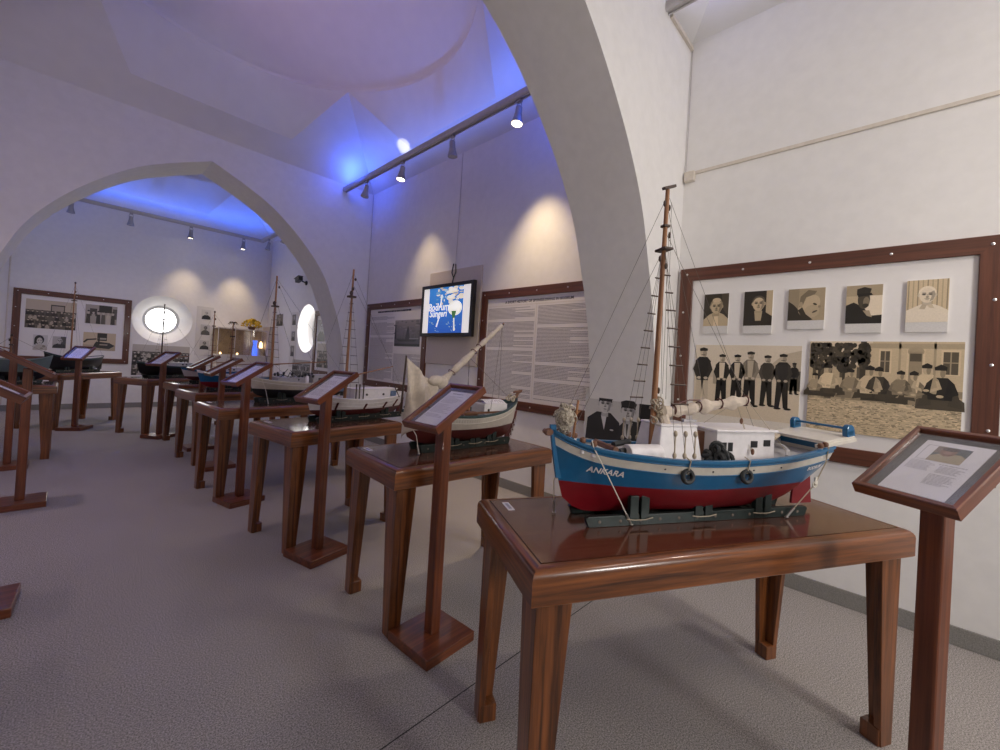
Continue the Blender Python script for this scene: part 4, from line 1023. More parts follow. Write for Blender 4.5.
# daylight through the round windows
aim(add_light('AREA', 'daylight_end', (1.26, Y3-.015, 1.765), 9, DAY, shape='DISK', size=.62), (1.26, 4, 1.2))
aim(add_light('AREA', 'daylight_side', (XR+.18, 8.48, 1.75), 9, DAY, shape='DISK', size=.58), (0, 8.48, 1.7))
aim(add_light('AREA', 'daylight_back', (1.26, YB+.02, 1.765), 42, DAY, shape='DISK', size=.62), (1.9, 1, 1.0))
# spotlights on the tracks, followed by unseen spots added as fill
def spot(name, loc, target, e, angle=50, blend=.9, col=WARM, r=.04):
    return aim(add_light('SPOT', name, loc, e, col, spot_size=radians(angle), spot_blend=blend, shadow_soft_size=r), target)
spot('spot_a', (2.71, 4.53, 3.455), (3.12, 4.48, 1.5), 52, 64, 1.)
spot('spot_b', (2.71, 2.60, 3.455), (3.12, 2.62, 1.4), 105, 70, 1.)
spot('spot_c', (2.69, 2.56, 3.45), (2.25, 2.25, 0.), 65, 46, 1., (1., .80, .50))
spot('spot_c2', (2.71, 3.56, 3.45), (2.2, 3.3, .2), 40, 60)
spot('spot_d', (1.55, Y3-.44, 3.40), (1.6, Y3-.05, 1.5), 48, 60, 1.)
spot('spot_e', (2.47, Y3-.44, 3.40), (2.45, Y3-.05, 1.4), 60, 60, 1.)
SOFT = (1., .76, .78)  # pinkish tint of the added left-hand fill spots
spot('fill_left_0', (-.57, 4.9, 3.50), (-.95, 4.8, 1.8), 68, 110, 1., SOFT, .1)  # unseen spots added on the left for warm ambient bounce
spot('fill_left_1', (-.57, 3.3, 3.50), (.9, 3.6, .4), 30, 90, 1., SOFT, .1)
spot('fill_far_left', (-.6, 8.6, 3.50), (.6, 9.2, .6), 62, 120, 1., SOFT, .1)  # added fill for the far bay
spot('fill_near_0', (1.9, -2.0, 3.5), (3.1, .2, 1.6), 120, 120, 1., (1., .90, .80), .35)  # added soft wash for the near right wall, no fixture modelled
spot('fill_near_1', (2.71, -.7, 3.5), (2.0, .5, .4), 72, 75, 1., (1., .88, .76), .10)  # unseen spot added to light the front table and floor
spot('fill_near_2', (-.57, -.9, 3.5), (2.7, 1.4, 2.0), 55, 75, 1., (1., .86, .74), .30)  # added from the left to lift the near arch soffit, no lamp there
# coloured LED strips lying on the tracks, throwing light up into the vaults
def led(name, p0, p1, z, e, col):
    p0, p1 = Vector(p0), Vector(p1); d = p1-p0
    return add_light('AREA', name, ((p0.x+p1.x)/2, (p0.y+p1.y)/2, z), e, col, (pi, 0, atan2(d.y, d.x)), shape='RECTANGLE', size=d.length, size_y=.04)
led('led_right', (2.71, Y1F+.1, 0), (2.71, Y2-.1, 0), 3.80, 9, (.10, .22, 1.))
spot('fill_dome', (-.45, 3.97, 3.82), (1.5, 4.0, 5.5), 56, 100, 1., (1., .66, .94), .1)  # not an LED strip: added spot tinting the dome pink
led('led_end', (XL+.1, Y3-.44, 0), (2.8, Y3-.44, 0), 3.76, 13, BLUE)
led('led_far_right', (2.83, Y2F+.1, 0), (2.83, Y3-.5, 0), 3.76, 8, BLUE)
led('led_near', (2.71, YB+.1, 0), (2.71, Y1-.1, 0), 3.86, 10, (.55, .58, 1.))
for i, (x, y, e) in enumerate(((2.68, Y2-.34, 6), (2.68, Y1F+.40, 7))):
    add_light('POINT', 'corner_uplight_%d' % i, (x, y, 3.87), e, (.03, .10, 1.), shadow_soft_size=.08)
spot('fill_white_patch', (2.66, 4.75, 3.80), (2.98, 4.86, 4.16), 5, 38, .5, (1., .98, .95), .01)  # added narrow spot making the white patches on the facets, no lamp there
W_ = bpy.data.worlds.new('world'); SC.world = W_; W_.use_nodes = True
W_.node_tree.nodes['Background'].inputs[0].default_value = (.5, .55, .65, 1); W_.node_tree.nodes['Background'].inputs[1].default_value = .05

M['blueaw'] = plain('faded_blue_cloth', (.12, .17, .28), .8, noise=.15)

# ------------------------------------------------------------------ model boats
def fine(vs, fs, n=2):
    """cut lettering into small faces so that it can follow a curved hull"""
    me = bpy.data.meshes.new('t'); me.from_pydata(vs, [], fs); bm = bmesh.new(); bm.from_mesh(me)
    bmesh.ops.triangulate(bm, faces=bm.faces)
    for _ in range(n): bmesh.ops.subdivide_edges(bm, edges=bm.edges, cuts=1, use_grid_fill=True)
    bm.to_mesh(me); bm.free(); r = ([tuple(v.co) for v in me.vertices], [tuple(p.vertices) for p in me.polygons]); bpy.data.meshes.remove(me); return r
class Boat:
    """hull lofted from its lines; local x runs bow to stern, y to starboard, z up from the table"""
    def __init__(s, name, label, table, u, v, rz, P, group='model boats on the tables'):
        s.P = P
        s.root = thing(name, label, 'model boat', on_table(table, u, v), TABLES[table][2]+rz, group)
    def zs(s, t): return interp(s.P['sheer'], t)
    def zk(s, t): return interp(s.P['keel'], t)
    def b(s, t): return max(interp(s.P['beam'], t), .0025)
    def pw(s, t): return interp(s.P.get('full', [(0, 1.0), (.15, .72), (.45, .40), (.75, .48), (1, .9)]), t)
    def X(s, t, z): 
        a, c = interp(s.P['bow'], z), interp(s.P['stern'], z); return a+(c-a)*t
    def pt(s, t, z, side=1, off=0.):
        k, h = s.zk(t), s.zs(t); q = min(max((z-k)/(h-k), 0.), 1.2)
        return (s.X(t, z), side*(s.b(t)*q**s.pw(t)+off), z)
    def at(s, x, z, side=1, off=0.):
        a, c = interp(s.P['bow'], z), interp(s.P['stern'], z); t = min(max((x-a)/(c-a), 0.), 1.)
        p = s.pt(t, z, side, off); return (x, p[1], z)
    def sheer_pt(s, t, side=1, inset=0., dz=0.):
        z = s.zs(t); p = s.pt(t, z, side, -inset); return (p[0], p[1], z+dz)
    def hull(s, bands, mats, deck_mat='deck', rail_mat='bluerail', bulwark=.030, rail=(.012, .010), inner='boatwhite', nS=40):
        """bands: list of (z function or None for the sheer, material index, rows) from the keel up"""
        mb = MB(); N = nS
        st = [i/N for i in range(N+1)]
        rows = []                                   # (fraction builder, material below)
        prev = lambda t: s.zk(t)
        rows.append((prev, None))
        for fn, mi, n in bands:
            f1 = (lambda t: s.zs(t)) if fn is None else fn
            for j in range(1, n+1):
                rows.append(((lambda t, a=prev, c=f1, w=j/n: max(a(t), s.zk(t))+(min(max(c(t), s.zk(t)), s.zs(t))-max(a(t), s.zk(t)))*w), mi))
            prev = f1
        nR = len(rows)
        for side in (1, -1):
            vs = [s.pt(t, r[0](t), side) for t in st for r in rows]
            o = len(mb.v); mb.v += vs
            for i in range(N):
                for j in range(nR-1):
                    mb.f.append([o+i*nR+j, o+(i+1)*nR+j, o+(i+1)*nR+j+1, o+i*nR+j+1]); mb.m.append(rows[j+1][1]); mb.c.append(None); mb.smooth.append(True)
        # stem and transom closing faces
        for t in (0, 1):
            for j in range(nR-1):
                z0, z1 = rows[j][0](t), rows[j+1][0](t)
                mb.add([s.pt(t, z0, 1), s.pt(t, z0, -1), s.pt(t, z1, -1), s.pt(t, z1, 1)], [(0, 1, 2, 3)], rows[j+1][1])
        s.bulwark = bulwark
        hull = mb.build('hull', mats, s.root, weld=True)
        # bulwark lining and deck
        mb = MB(); vs = []
        for side in (1, -1):
            o = len(mb.v)
            for t in st:
                p = s.sheer_pt(t, side, .006); z = p[2]-bulwark; q = s.pt(t, z, side, -.006)
                yq = max(abs(q[1]), .0005)*side
                if side*q[1] < 0: yq = .0005*side
                py = p[1] if p[1]*side > 0 else .0005*side
                mb.v += [(p[0], py, p[2]-.001), (q[0], yq, z)]
            for i in range(N):
                mb.f.append([o+2*i, o+2*i+1, o+2*i+3, o+2*i+2]); mb.m.append(0); mb.c.append(None); mb.smooth.append(True)
        mb.build('bulwark', inner, s.root)
        mb = MB(); vs = []
        for t in st:
            z = s.zs(t)-bulwark; q = s.pt(t, z, 1, -.005); y = max(q[1], .0005); vs += [(q[0], y, z), (q[0], 0, z+.004), (q[0], -y, z)]
        mb.add(vs, [f for i in range(N) for f in ((3*i, 3*i+1, 3*i+4, 3*i+3), (3*i+1, 3*i+2, 3*i+5, 3*i+4))], 0, smooth=True)
        mb.build('deck', deck_mat, s.root)
        # rail capping
        mb = MB(); w, h = rail
        for side in (1, -1):
            rg = []
            for t in st:
                p = s.sheer_pt(t, side); y0 = p[1]+side*.003; y1 = p[1]-side*min(w, abs(p[1])+.001)
                rg.append([(p[0], y0, p[2]-.002), (p[0], y0, p[2]+h*.7), (p[0], (y0+y1)/2, p[2]+h), (p[0], y1, p[2]+h*.7), (p[0], y1, p[2]-.002)])
            mb.rings(rg, 0)
        a, c = s.sheer_pt(1, 1), s.sheer_pt(1, -1); mb.box((a[0]-.003, 0, a[2]+h*.4), (.012, abs(a[1])*2+.006, h))
        mb.build('rail', rail_mat, s.root)
        return hull
    def letters(s, body, x, z, size, slope=0., mat='boatwhite', shear=.2, side=-1):
        vs, fs = fine(*text_mb(body, size, shear=shear, bold=.0007)); mb = MB()
        mb.add([s.at(x+a, z+c+slope*a, side, .0018) for a, c, _ in vs], fs, 0); mb.build('lettering', mat, s.root)
    def spar(s, name, p0, p1, r0, r1, mat='spar', n=10):
        mb = MB(); p0, p1 = Vector(p0), Vector(p1); k = 6
        mb.tube([p0+(p1-p0)*(i/k) for i in range(k+1)], [r0+(r1-r0)*(i/k) for i in range(k+1)], n); return mb.build(name, mat, s.root)
    def ropes(s, name, segs, r=.0011, mat='ropegrey', sag=0.):
        mb = MB()
        for seg in segs:
            pts = [Vector(p) for p in seg]
            if len(pts) == 2 and sag: 
                a, c = pts; pts = [a+(c-a)*(i/6)+Vector((0, 0, -sag*4*(i/6)*(1-i/6))) for i in range(7)]
            mb.tube(pts, r, 4)
        return mb.build(name, mat, s.root)
    def shrouds(s, side, top, feet, rungs, r=.0011, rung_mat='darkwood', rung_r=.0022, z0=None, zfrac=(.08, .82), spread=True, mat='ropegrey'):
        """a pair (or three) of shrouds with wooden ratline battens"""
        s.ropes('shroud', [[top, f] for f in feet], r, mat)
        mb = MB(); top = Vector(top)
        for i in range(rungs):
            q = zfrac[0]+(zfrac[1]-zfrac[0])*i/(rungs-1)
            a, c = Vector(feet[0])+(top-Vector(feet[0]))*q, Vector(feet[-1])+(top-Vector(feet[-1]))*q
            d = (c-a); e = .006 if d.length < .03 else .003
            d.normalize(); mb.tube([a-d*e, c+d*e], rung_r, 5)
        mb.build('ratlines', rung_mat, s.root)
    def cabin(s, name, c, d, mat='boatwhite', roof=None, windows=(), taper=1., overhang=.006, wmat='black'):
        mb = MB(); mb.box((c[0], c[1], c[2]+d[2]/2), d, taper=taper); o = mb.build(name, mat, s.root, bevel=.003)
        if roof:
            mb = MB(); mb.box((c[0], c[1], c[2]+d[2]+.004), (d[0]*taper+2*overhang, d[1]*taper+2*overhang, .009)); mb.build('roof', roof, o, bevel=.003)
        for (px, pz, w, h) in windows:      # on the port face, given along x and z
            mb = MB(); mb.box((px, c[1]-d[1]/2-.0005, pz), (w, .003, h)); mb.build('window', wmat, o)
        return o

def cradle(label, boat_table, u, v, rz, x0, x1, half, posts, h=.034, top=.075):
    t = thing('boat_cradle', label, 'cradle', on_table(boat_table, u, v), TABLES[boat_table][2]+rz, 'green cradles under the model boats')
    for side in (-1, 1):
        mb = MB(); y = side*half
        e = .012
        mb.add([(x0, y-.009, h*.8), (x0+e, y-.009, 0), (x1-e, y-.009, 0), (x1, y-.009, h*.8), (x1-.01, y-.009, h), (x0+.01, y-.009, h),
                (x0, y+.009, h*.8), (x0+e, y+.009, 0), (x1-e, y+.009, 0), (x1, y+.009, h*.8), (x1-.01, y+.009, h), (x0+.01, y+.009, h)],
               [(0, 1, 2, 3, 4, 5), (11, 10, 9, 8, 7, 6)]+[(i, (i+1) % 6, 6+(i+1) % 6, 6+i) for i in range(6)])
        r = mb.build('runner', 'cradle', t, bevel=.002)
        mb = MB(); n = max(4, int((x1-x0)/.075))
        for i in range(n):
            x = x0+.05+(x1-x0-.1)*i/(n-1)
            mb.lathe([(.0055, 0), (.0055, .001), (.003, .002)], 8, T=Matrix.Translation((x, y+side*.009, h*.5)) @ Matrix.Rotation(-side*pi/2, 4, 'X'))
        mb.build('bolts', 'bolt', r)
    for x in posts:
        for dx in (-.021, .021):
            mb = MB(); mb.box((x+dx, 0, .012), (.03, half*2+.02, .018)); 
            for side in (-1, 1): mb.box((x+dx, side*(half+.004), (top+.02)/2), (.032, .020, top-.02))
            mb.build('post', 'cradle', t, bevel=.002)
        mb = MB()
        for side in (-1, 1): mb.tube([(x-.05, side*(half+.017), h*.7), (x-.02, side*(half+.019), h*.62), (x+.02, side*(half+.019), h*.62), (x+.05, side*(half+.017), h*.75)], .002, 5)
        mb.build('lashing', 'rope', t)
    return t

def tyre(boat, x, z, R=.024, side=-1, top=None):
    p = boat.at(x, z, side, .011)
    mb = MB(); T = Matrix.Translation(p) @ Matrix.Rotation(pi/2, 4, 'X') @ Matrix.Rotation(.12*side, 4, 'X')
    mb.torus(R*.72, R*.30, 22, 9, T=T)
    o = mb.build('tyre_fender', 'rubber', boat.root)
    mb = MB(); zt = top; q = boat.at(x-.004, zt, side, .006)
    mb.tube([(p[0], p[1]+.002*side, p[2]+R*.45), (p[0], p[1]+.004*side, p[2]+R*1.05), q, (q[0]-.004, q[1]-side*.02, q[2]+.01)], .0022, 5); mb.build('fender_rope', 'rope', o)
def deadeye(boat, p0, p1, n=1):
    mb = MB(); a, c = Vector(p0), Vector(p1)
    for q in (0., 1.): mb.ball(tuple(a+(c-a)*q), (.0068, .0068, .0105), n=8, m=6)
    mb.tube([a, c], .0024, 5); mb.build('deadeye', 'rope', boat.root)
def rope_tie(boat, pts, r=.002, mat='ropewhite', hook=True):
    mb = MB(); mb.tube(pts, r, 5); e = Vector(pts[-1])
    o = mb.build('tie_rope', mat, boat.root)
    if hook:
        d = (Vector(pts[-2])-e).normalized(); mb = MB(); mb.tube([e, e+d*.045], .0042, 6); mb.torus(.006, .0015, 12, 5, T=Matrix.Translation((e.x, e.y, .006))); mb.build('turnbuckle', 'steel', o)

# ---- the big blue and red fishing boat on the front table
def ankara():
    P = dict(sheer=[(0, .300), (.05, .272), (.12, .252), (.25, .238), (.42, .228), (.60, .229), (.78, .238), (.92, .256), (1, .268)],
             keel=[(0, .080), (.035, .040), (.10, .028), (.6, .027), (.85, .034), (.91, .060), (.955, .115), (1, .178)],
             beam=[(0, .003), (.04, .045), (.10, .085), (.2, .125), (.35, .155), (.5, .163), (.65, .158), (.8, .146), (.92, .130), (1, .116)],
             bow=[(0.02, .10), (.035, .075), (.055, .060), (.08, .050), (.14, .032), (.22, .016), (.31, .0)],
             stern=[(.02, 1.035), (.10, 1.06), (.15, 1.085), (.2, 1.100), (.27, 1.106)],
             full=[(0, 1.0), (.08, .95), (.2, .68), (.45, .42), (.7, .46), (.84, .52), (.93, .40), (1, .24)])
    B = Boat('model_fishing_boat', 'large blue and red model fishing boat with white stripe on the front table', 't1', .168, .300, -.035, P)
    wl = lambda t: .137-.008*sin(pi*t)
    B.hull([(wl, 0, 8), (lambda t: B.zs(t)-.045, 1, 4), (lambda t: B.zs(t)-.014, 2, 2), (None, 3, 2)], ['redbot', 'blue', 'hullwhite', 'bluerail'], 'boatgrey', 'bluerail', .030, (.016, .009))
    B.letters('ANKARA', .164, .173, .028, -.10)
    B.letters('BODRUM', 1.015, .190, .019, .12)
    # rubbing strake either side of the white stripe
    mb = MB()
    for side in (-1, 1):
        for dz in (-.045, -.013): mb.tube([B.pt(t/30, B.zs(t/30)+dz, side, .001) for t in range(0, 31)], .0022, 5)
    mb.build('rubbing_strake', 'bluerail', B.root)
    mb = MB()
    for t in (.30, .46, .62, .74): mb.ball(B.pt(t, B.zs(t)-.030, -1, .001), (.004, .002, .003), n=8, m=4)
    mb.build('scupper', 'black', B.root)
    # stem post and rudder
    mb = MB(); mb.rings([[(interp(P['bow'], z)-.008, -.006, z), (interp(P['bow'], z)+.012, -.006, z), (interp(P['bow'], z)+.012, .006, z), (interp(P['bow'], z)-.008, .006, z)] for z in (.145, .18, .22, .26, .30, .322)], 0, smooth=False)
    mb.build('stem_post', 'blue', B.root)
    mb = MB(); mb.ball((-.012, 0, .297), (.018, .013, .013), n=10, m=6); mb.tube([(-.018, -.02, .297), (-.018, .02, .297)], .009, 8); mb.build('stem_roller', 'brownwood', B.root)
    mb = MB(); mb.prism([(1.055, -.150), (1.135, -.165), (1.150, -.024), (1.045, -.024)], -.005, .005, T=Matrix(((1, 0, 0, 0), (0, 0, 1, 0), (0, -1, 0, 0), (0, 0, 0, 1)))); mb.build('rudder', 'redbot', B.root, bevel=.002)
    # bulky net heap over the bow
    r = random.Random(9); mb = MB()
    for k in range(70):
        a, e, q = r.uniform(0, 2*pi), r.uniform(-pi/2, pi/2), r.uniform(.5, 1)
        c = (.043+.036*q*cos(a)*cos(e), .0+.033*q*sin(a)*cos(e), .345+.044*q*sin(e)); mb.torus(r.uniform(.008, .016), .0024, 9, 4, T=Matrix.Translation(c) @ Matrix.Rotation(r.uniform(0, pi), 4, 'X') @ Matrix.Rotation(r.uniform(0, pi), 4, 'Y'))
    mb.ball((.043, 0, .342), (.033, .030, .042), n=14, m=9); mb.build('net_heap', 'net', B.root)
    mb = MB(); mb.tube([(.075, -.005, .28), (.082, -.004, .36), (.088, -.002, .405)], .004, 6); mb.tube([(.02, .01, .30), (.07, .0, .345), (.095, -.006, .372)], .0035, 6); mb.build('bow_post', 'spar', B.root)
    # bollards in pairs on the rails
    for (x, side) in ((.086, -1), (.118, -1), (1.035, -1), (1.065, -1), (.086, 1), (.118, 1), (1.035, 1)):
        z = B.zs(x/1.106)+.006; y = B.at(x, B.zs(x/1.106), side)[1]-side*.012
        mb = MB(); mb.lathe([(.0075, -.03), (.0075, .004)], 10, 1, T=Matrix.Translation((x, y, z))); mb.lathe([(.0085, .004), (.011, .012), (.009, .02), (.003, .023)], 10, 0, T=Matrix.Translation((x, y, z))); mb.build('bollard', ['brownwood', 'boatwhite'], B.root)
    mb = MB(); mb.tube([(.20, -.07, .252), (.20, .07, .252)], .011, 8); mb.build('windlass', 'brownwood', B.root)
    mb = MB(); mb.box((.245, .01, .222), (.09, .10, .02)); mb.build('fore_hatch', 'boatwhite', B.root, bevel=.006)
    for k, z in ((0, .243), (1, .258)):
        mb = MB(); mb.tube([(.225, -.05+.04*k, z), (.30, -.03+.05*k, z+.004), (.325, .05, z)], .010, 7); mb.build('rolled_awning', 'rubber', B.root)
    # white drum-shaped hatch, tall companion box, wheelhouse
    mb = MB(); mb.rings([[(x, -.052+.042*cos(a), .206+.062*max(0, sin(a))**.8) for a in [pi*k/10 for k in range(11)]] for x in (.252, .258, .372, .378)], 0, closed=True); mb.build('drum_hatch', 'boatwhite', B.root, bevel=.002)
    B.cabin('companion_box', (.460, .012, .200), (.185, .150, .128), 'boatwhite', 'boatwhite', taper=.80, overhang=.002)
    wh = B.cabin('wheelhouse', (.740, .020, .198), (.265, .170, .118), 'boatwhite', 'boatwhite', [(.775, .272, .030, .024), (.835, .276, .030, .024)], overhang=.009)
    for (px, w) in ((.640, .0), (.668, .0)):
        mb = MB(); mb.box((px, .020-.085-.0005, .262), (.020, .003, .032)); mb.build('window', 'black', wh)
    mb = MB(); mb.prism([(.60, .10), (.66, .10), (.64, .13), (.61, .13)], .3255, .335); mb.build('roof_hatch', 'boatgrey', wh)
    # dark coils and gear heaped between the two cabins
    r = random.Random(12); mb = MB()
    for k in range(26):
        c = (r.uniform(.565, .64), r.uniform(-.105, -.055)+.0, r.uniform(.212, .262)); mb.torus(r.uniform(.012, .02), r.uniform(.006, .010), 12, 6, T=Matrix.Translation(c) @ Matrix.Rotation(r.uniform(0, pi), 4, 'X') @ Matrix.Rotation(r.uniform(0, pi), 4, 'Y'))
    mb.build('rope_heap', 'rubber', B.root)
    mb = MB(); mb.box((.585, .04, .262), (.055, .09, .09)); mb.build('engine_box', 'brownwood', B.root, bevel=.003)
    # after deck: grating hoop, planks, stern gallery and its rail
    mb = MB(); mb.tube([(.905, -.09, .232), (.945, -.06, .247), (.985, -.01, .252), (1.0, .06, .252)], .007, 6); mb.build('deck_hoop', 'boatgrey', B.root)
    mb = MB(); mb.box((0, 0, 0), (.13, .035, .012), T=Matrix.Translation((.985, .05, .275)) @ Matrix.Rotation(.45, 4, 'Z') @ Matrix.Rotation(-.14, 4, 'Y')); mb.box((0, 0, 0), (.12, .03, .010), T=Matrix.Translation((.975, .085, .282)) @ Matrix.Rotation(.35, 4, 'Z') @ Matrix.Rotation(-.1, 4, 'Y')); mb.build('gangplank', 'rope', B.root, bevel=.003)
    GT = Matrix.Translation((1.0, 0, .280)) @ Matrix.Rotation(-.16, 4, 'Y')
    mb = MB(); mb.prism([(.06, -.112), (.205, -.120), (.215, -.10), (.215, .10), (.205, .120), (.06, .112)], -.006, .004, T=GT)
    for side in (-1, 1): mb.prism([(.07, side*.118), (.212, side*.121), (.212, side*.103), (.03, side*.095)], -.020, -.005, T=GT)
    mb.build('stern_gallery', 'hullwhite', B.root, bevel=.002)
    for side in (-1, 1):
        mb = MB(); mb.rings([[(.190+.020*cos(a), side*.108+q, .026+.022*sin(a)) for a in [2*pi*k/14 for k in range(14)]] for q in (-.010, .010)], 0, smooth=False, T=GT); mb.box((.190, side*.108, .013), (.040, .020, .026), T=GT); mb.build('rail_cheek', 'blue', B.root, bevel=.002)
    mb = MB(); mb.tube([(.190, -.104, .032), (.190, .104, .032)], .005, 8, T=GT); mb.build('stern_rail', 'bluerail', B.root)
    # mast, masthead and cross piece
    mx, mz = .384, .202; tx, tz = .392, 1.172
    B.spar('mast', (mx, 0, mz), (tx, 0, tz), .0115, .0075)
    mb = MB(); mb.box((mx, 0, mz+.008), (.045, .045, .016)); mb.build('mast_step', 'spar_x', B.root, bevel=.003)
    mb = MB(); mb.box((0, 0, 0), (.066, .014, .010), T=Matrix.Translation((tx+.006, 0, tz+.010)) @ Matrix.Rotation(.25, 4, 'Z') @ Matrix.Rotation(-.40, 4, 'Y')); mb.build('mast_head_piece', 'darkwood', B.root, bevel=.002)
    for z, w in ((.955, .014), (1.040, .010)):
        mb = MB(); mb.box((mx+(tx-mx)*(z-mz)/(tz-mz), 0, z), (w*2.6, w*4.2 if z < 1 else w*2.4, .009)); mb.build('crosstree', 'darkwood', B.root, bevel=.002)
    mb = MB(); r = random.Random(5)
    for k in range(22): mb.torus(r.uniform(.010, .016), .003, 10, 5, T=Matrix.Translation((mx+.003+r.uniform(-.012, .014), r.uniform(-.02, .012), .37+r.uniform(-.03, .045))) @ Matrix.Rotation(r.uniform(0, pi), 4, 'X') @ Matrix.Rotation(r.uniform(0, pi), 4, 'Y'))
    mb.build('belayed_ropes', 'rope', B.root)
    # blocks by the masthead
    for c in ((-.010, -.012, 1.115), (.022, .004, 1.110), (.026, 0, 1.01), (-.022, -.02, .915), (.012, -.01, .895), (.018, .0, .45)):
        mb = MB(); mb.ball((mx+c[0], c[1], c[2]), (.005, .005, .012), n=7, m=5); mb.build('block', 'darkwood', B.root)
    # boom with the furled sail tied along it
    b0, b1 = Vector((mx+.018, 0, .372)), Vector((.800, -.01, .432))
    B.spar('boom', b0, b1, .007, .006, 'spar_x')
    mb = MB(); n = 34; rg = []; r = random.Random(2)
    for i in range(n+1):
        q = i/n; c = b0+(b1-b0)*q; tie = min(abs(q-.16), abs(q-.43), abs(q-.66), abs(q-.95))
        rad = (.023+.003*sin(q*17)+.003*sin(q*41)-.004*q)*min(1, .62+tie*9)*(.55 if q < .03 or q > .985 else 1)
        rg.append([(c.x, c.y+rad*.8*cos(2*pi*k/12)*(1+.12*sin(3*k+i)), c.z-.004+rad*1.05*sin(2*pi*k/12)*(1+.1*sin(5*k+i*.7))) for k in range(12)])
    mb.rings(rg, 0); mb.tube([(mx+.03, -.012, .365), (mx+.045, -.016, .33), (mx+.05, -.014, .30)], [.02, .017, .004], 9)
    sail = mb.build('furled_sail', 'canvas', B.root)
    for q in (.16, .43, .66, .95):
        c = b0+(b1-b0)*q; mb = MB(); mb.torus(.018, .0028, 14, 5, T=Matrix.Translation(c) @ Matrix.Rotation(pi/2, 4, 'Y')); mb.build('sail_tie', 'brownbot', sail)
    mb = MB(); mb.tube([b0+(b1-b0)*.15+Vector((0, -.012, .022)), b0+(b1-b0)*.30+Vector((0, -.014, .032)), b0+(b1-b0)*.42+Vector((0, -.012, .026))], .0025, 5); mb.build('sail_tie', 'brownbot', sail)
    # standing rigging
    top = (mx+.006, 0, .955)
    for side in (-1, 1):
        feet = [(x, B.at(x, B.zs(x/1.106), side)[1]+side*.002, .262) for x in (.362, .397, .432)]
        B.shrouds(side, (top[0], side*.006, top[2]), feet, 8, r=.0009, rung_r=.0029, zfrac=(.22, .86))
        for f in feet:
            deadeye(B, (f[0], f[1], .252), (f[0]+.001, f[1]-side*.002, .322))
    B.ropes('stay', [[(tx, 0, 1.15), (.028, 0, .315)], [(mx, 0, .945), (.075, 0, .30)], [(tx, 0, 1.16), (.905, .03, .26)], [(tx, 0, 1.02), (b1.x-.02, b1.y, b1.z+.012)], [(tx, .002, 1.13), (.60, .0, .44)]], .0009)
    B.ropes('halyard', [[(mx+.02, -.005, 1.02), (mx+.025, -.012, .44)], [(mx+.03, .004, 1.13), (mx+.05, .0, .42)], [(mx+.016, .01, .90), (mx+.045, .02, .40)]], .0009)
    B.ropes('sheet_tackle', [[(.735, -.012, .425), (.755, -.075, .24)], [(.735, -.012, .425), (.765, -.07, .245)], [(b1.x-.01, b1.y, b1.z), (.905, -.085, .25)], [(b1.x-.03, .0, b1.z), (.66, .06, .33)]], .0011, 'rope')
    for c in ((.744, -.034, .352), (.757, -.078, .247)):
        mb = MB(); mb.ball(c, (.006, .006, .012), n=8, m=6); mb.build('tackle_block', 'brownwood', B.root)
    tyre(B, .420, .183, .026, -1, .236); tyre(B, .655, .180, .026, -1, .236)
    # lashings down to the table
    rope_tie(B, [(.104, B.at(.104, .27, -1)[1], .285), (.112, B.at(.112, .25, -1)[1]-.004, .262), (.150, -.100, .19), (.272, -.072, .006)])
    rope_tie(B, [(1.062, B.at(1.05, .25, -1)[1]-.004, .275), (1.063, B.at(1.05, .22, -1)[1]-.006, .215), (1.03, -.105, .13), (.925, -.085, .006)], .0024, 'rope')
    mb = MB(); mb.torus(.010, .003, 12, 6, T=Matrix.Translation((1.03, -.105, .13)) @ Matrix.Rotation(pi/2, 4, 'X')); mb.box((1.033, -.106, .145), (.012, .006, .026)); mb.build('ring_block', 'ropewhite', B.root)
    rope_tie(B, [(.03, .01, .16), (.036, .045, .12), (.052, .065, .006)])
    cradle('dark green cradle under the large blue and red boat', 't1', .168, .300, -.035, .105, 1.045, .062, (.300, .560, .825), .036, .100)
    return B
ankara()

def strakes(B, dz, mat, r=.0022, name='rubbing_strake'):
    mb = MB()
    for side in (-1, 1):
        for z in dz: mb.tube([B.pt(t/24, B.zs(t/24)+z, side, .001) for t in range(25)], r, 5)
    mb.build(name, mat, B.root)
def rudder(B, pts, mat, th=.005):
    mb = MB(); mb.prism([(x, -z) for x, z in pts], -th, th, T=Matrix(((1, 0, 0, 0), (0, 0, 1, 0), (0, -1, 0, 0), (0, 0, 0, 1)))); return mb.build('rudder', mat, B.root, bevel=.0015)
def lines(L, zb, zm, zs_, beam, keel=.03, rake=.05, rs=.03, canoe=True):
    """hull lines scaled to a length: bow, mid and stern sheer heights"""
    return dict(sheer=[(0, zb), (.12, zb-(zb-zm)*.5), (.3, zm+(zb-zm)*.15), (.5, zm), (.75, zm+(zs_-zm)*.25), (.9, zm+(zs_-zm)*.65), (1, zs_)],
                keel=[(0, keel+.05), (.05, keel+.012), (.12, keel), (.85, keel), (.95, keel+.02), (1, keel+.06)],
                beam=[(0, .003), (.06, beam*.32), (.15, beam*.62), (.3, beam*.9), (.5, beam), (.7, beam*.93), (.86, beam*.66), (.95, beam*(.34 if canoe else .55)), (1, .003 if canoe else beam*.48)],
                bow=[(keel, rake*2), (keel+.03, rake*1.1), (keel+.08, rake*.7), (zb, 0)],
                stern=[(keel, L-rs*2), (keel+.05, L-rs*1.3), (zs_, L)],
                full=[(0, 1.), (.1, .85), (.3, .5), (.5, .42), (.7, .5), (.9, .85), (1, 1.)])

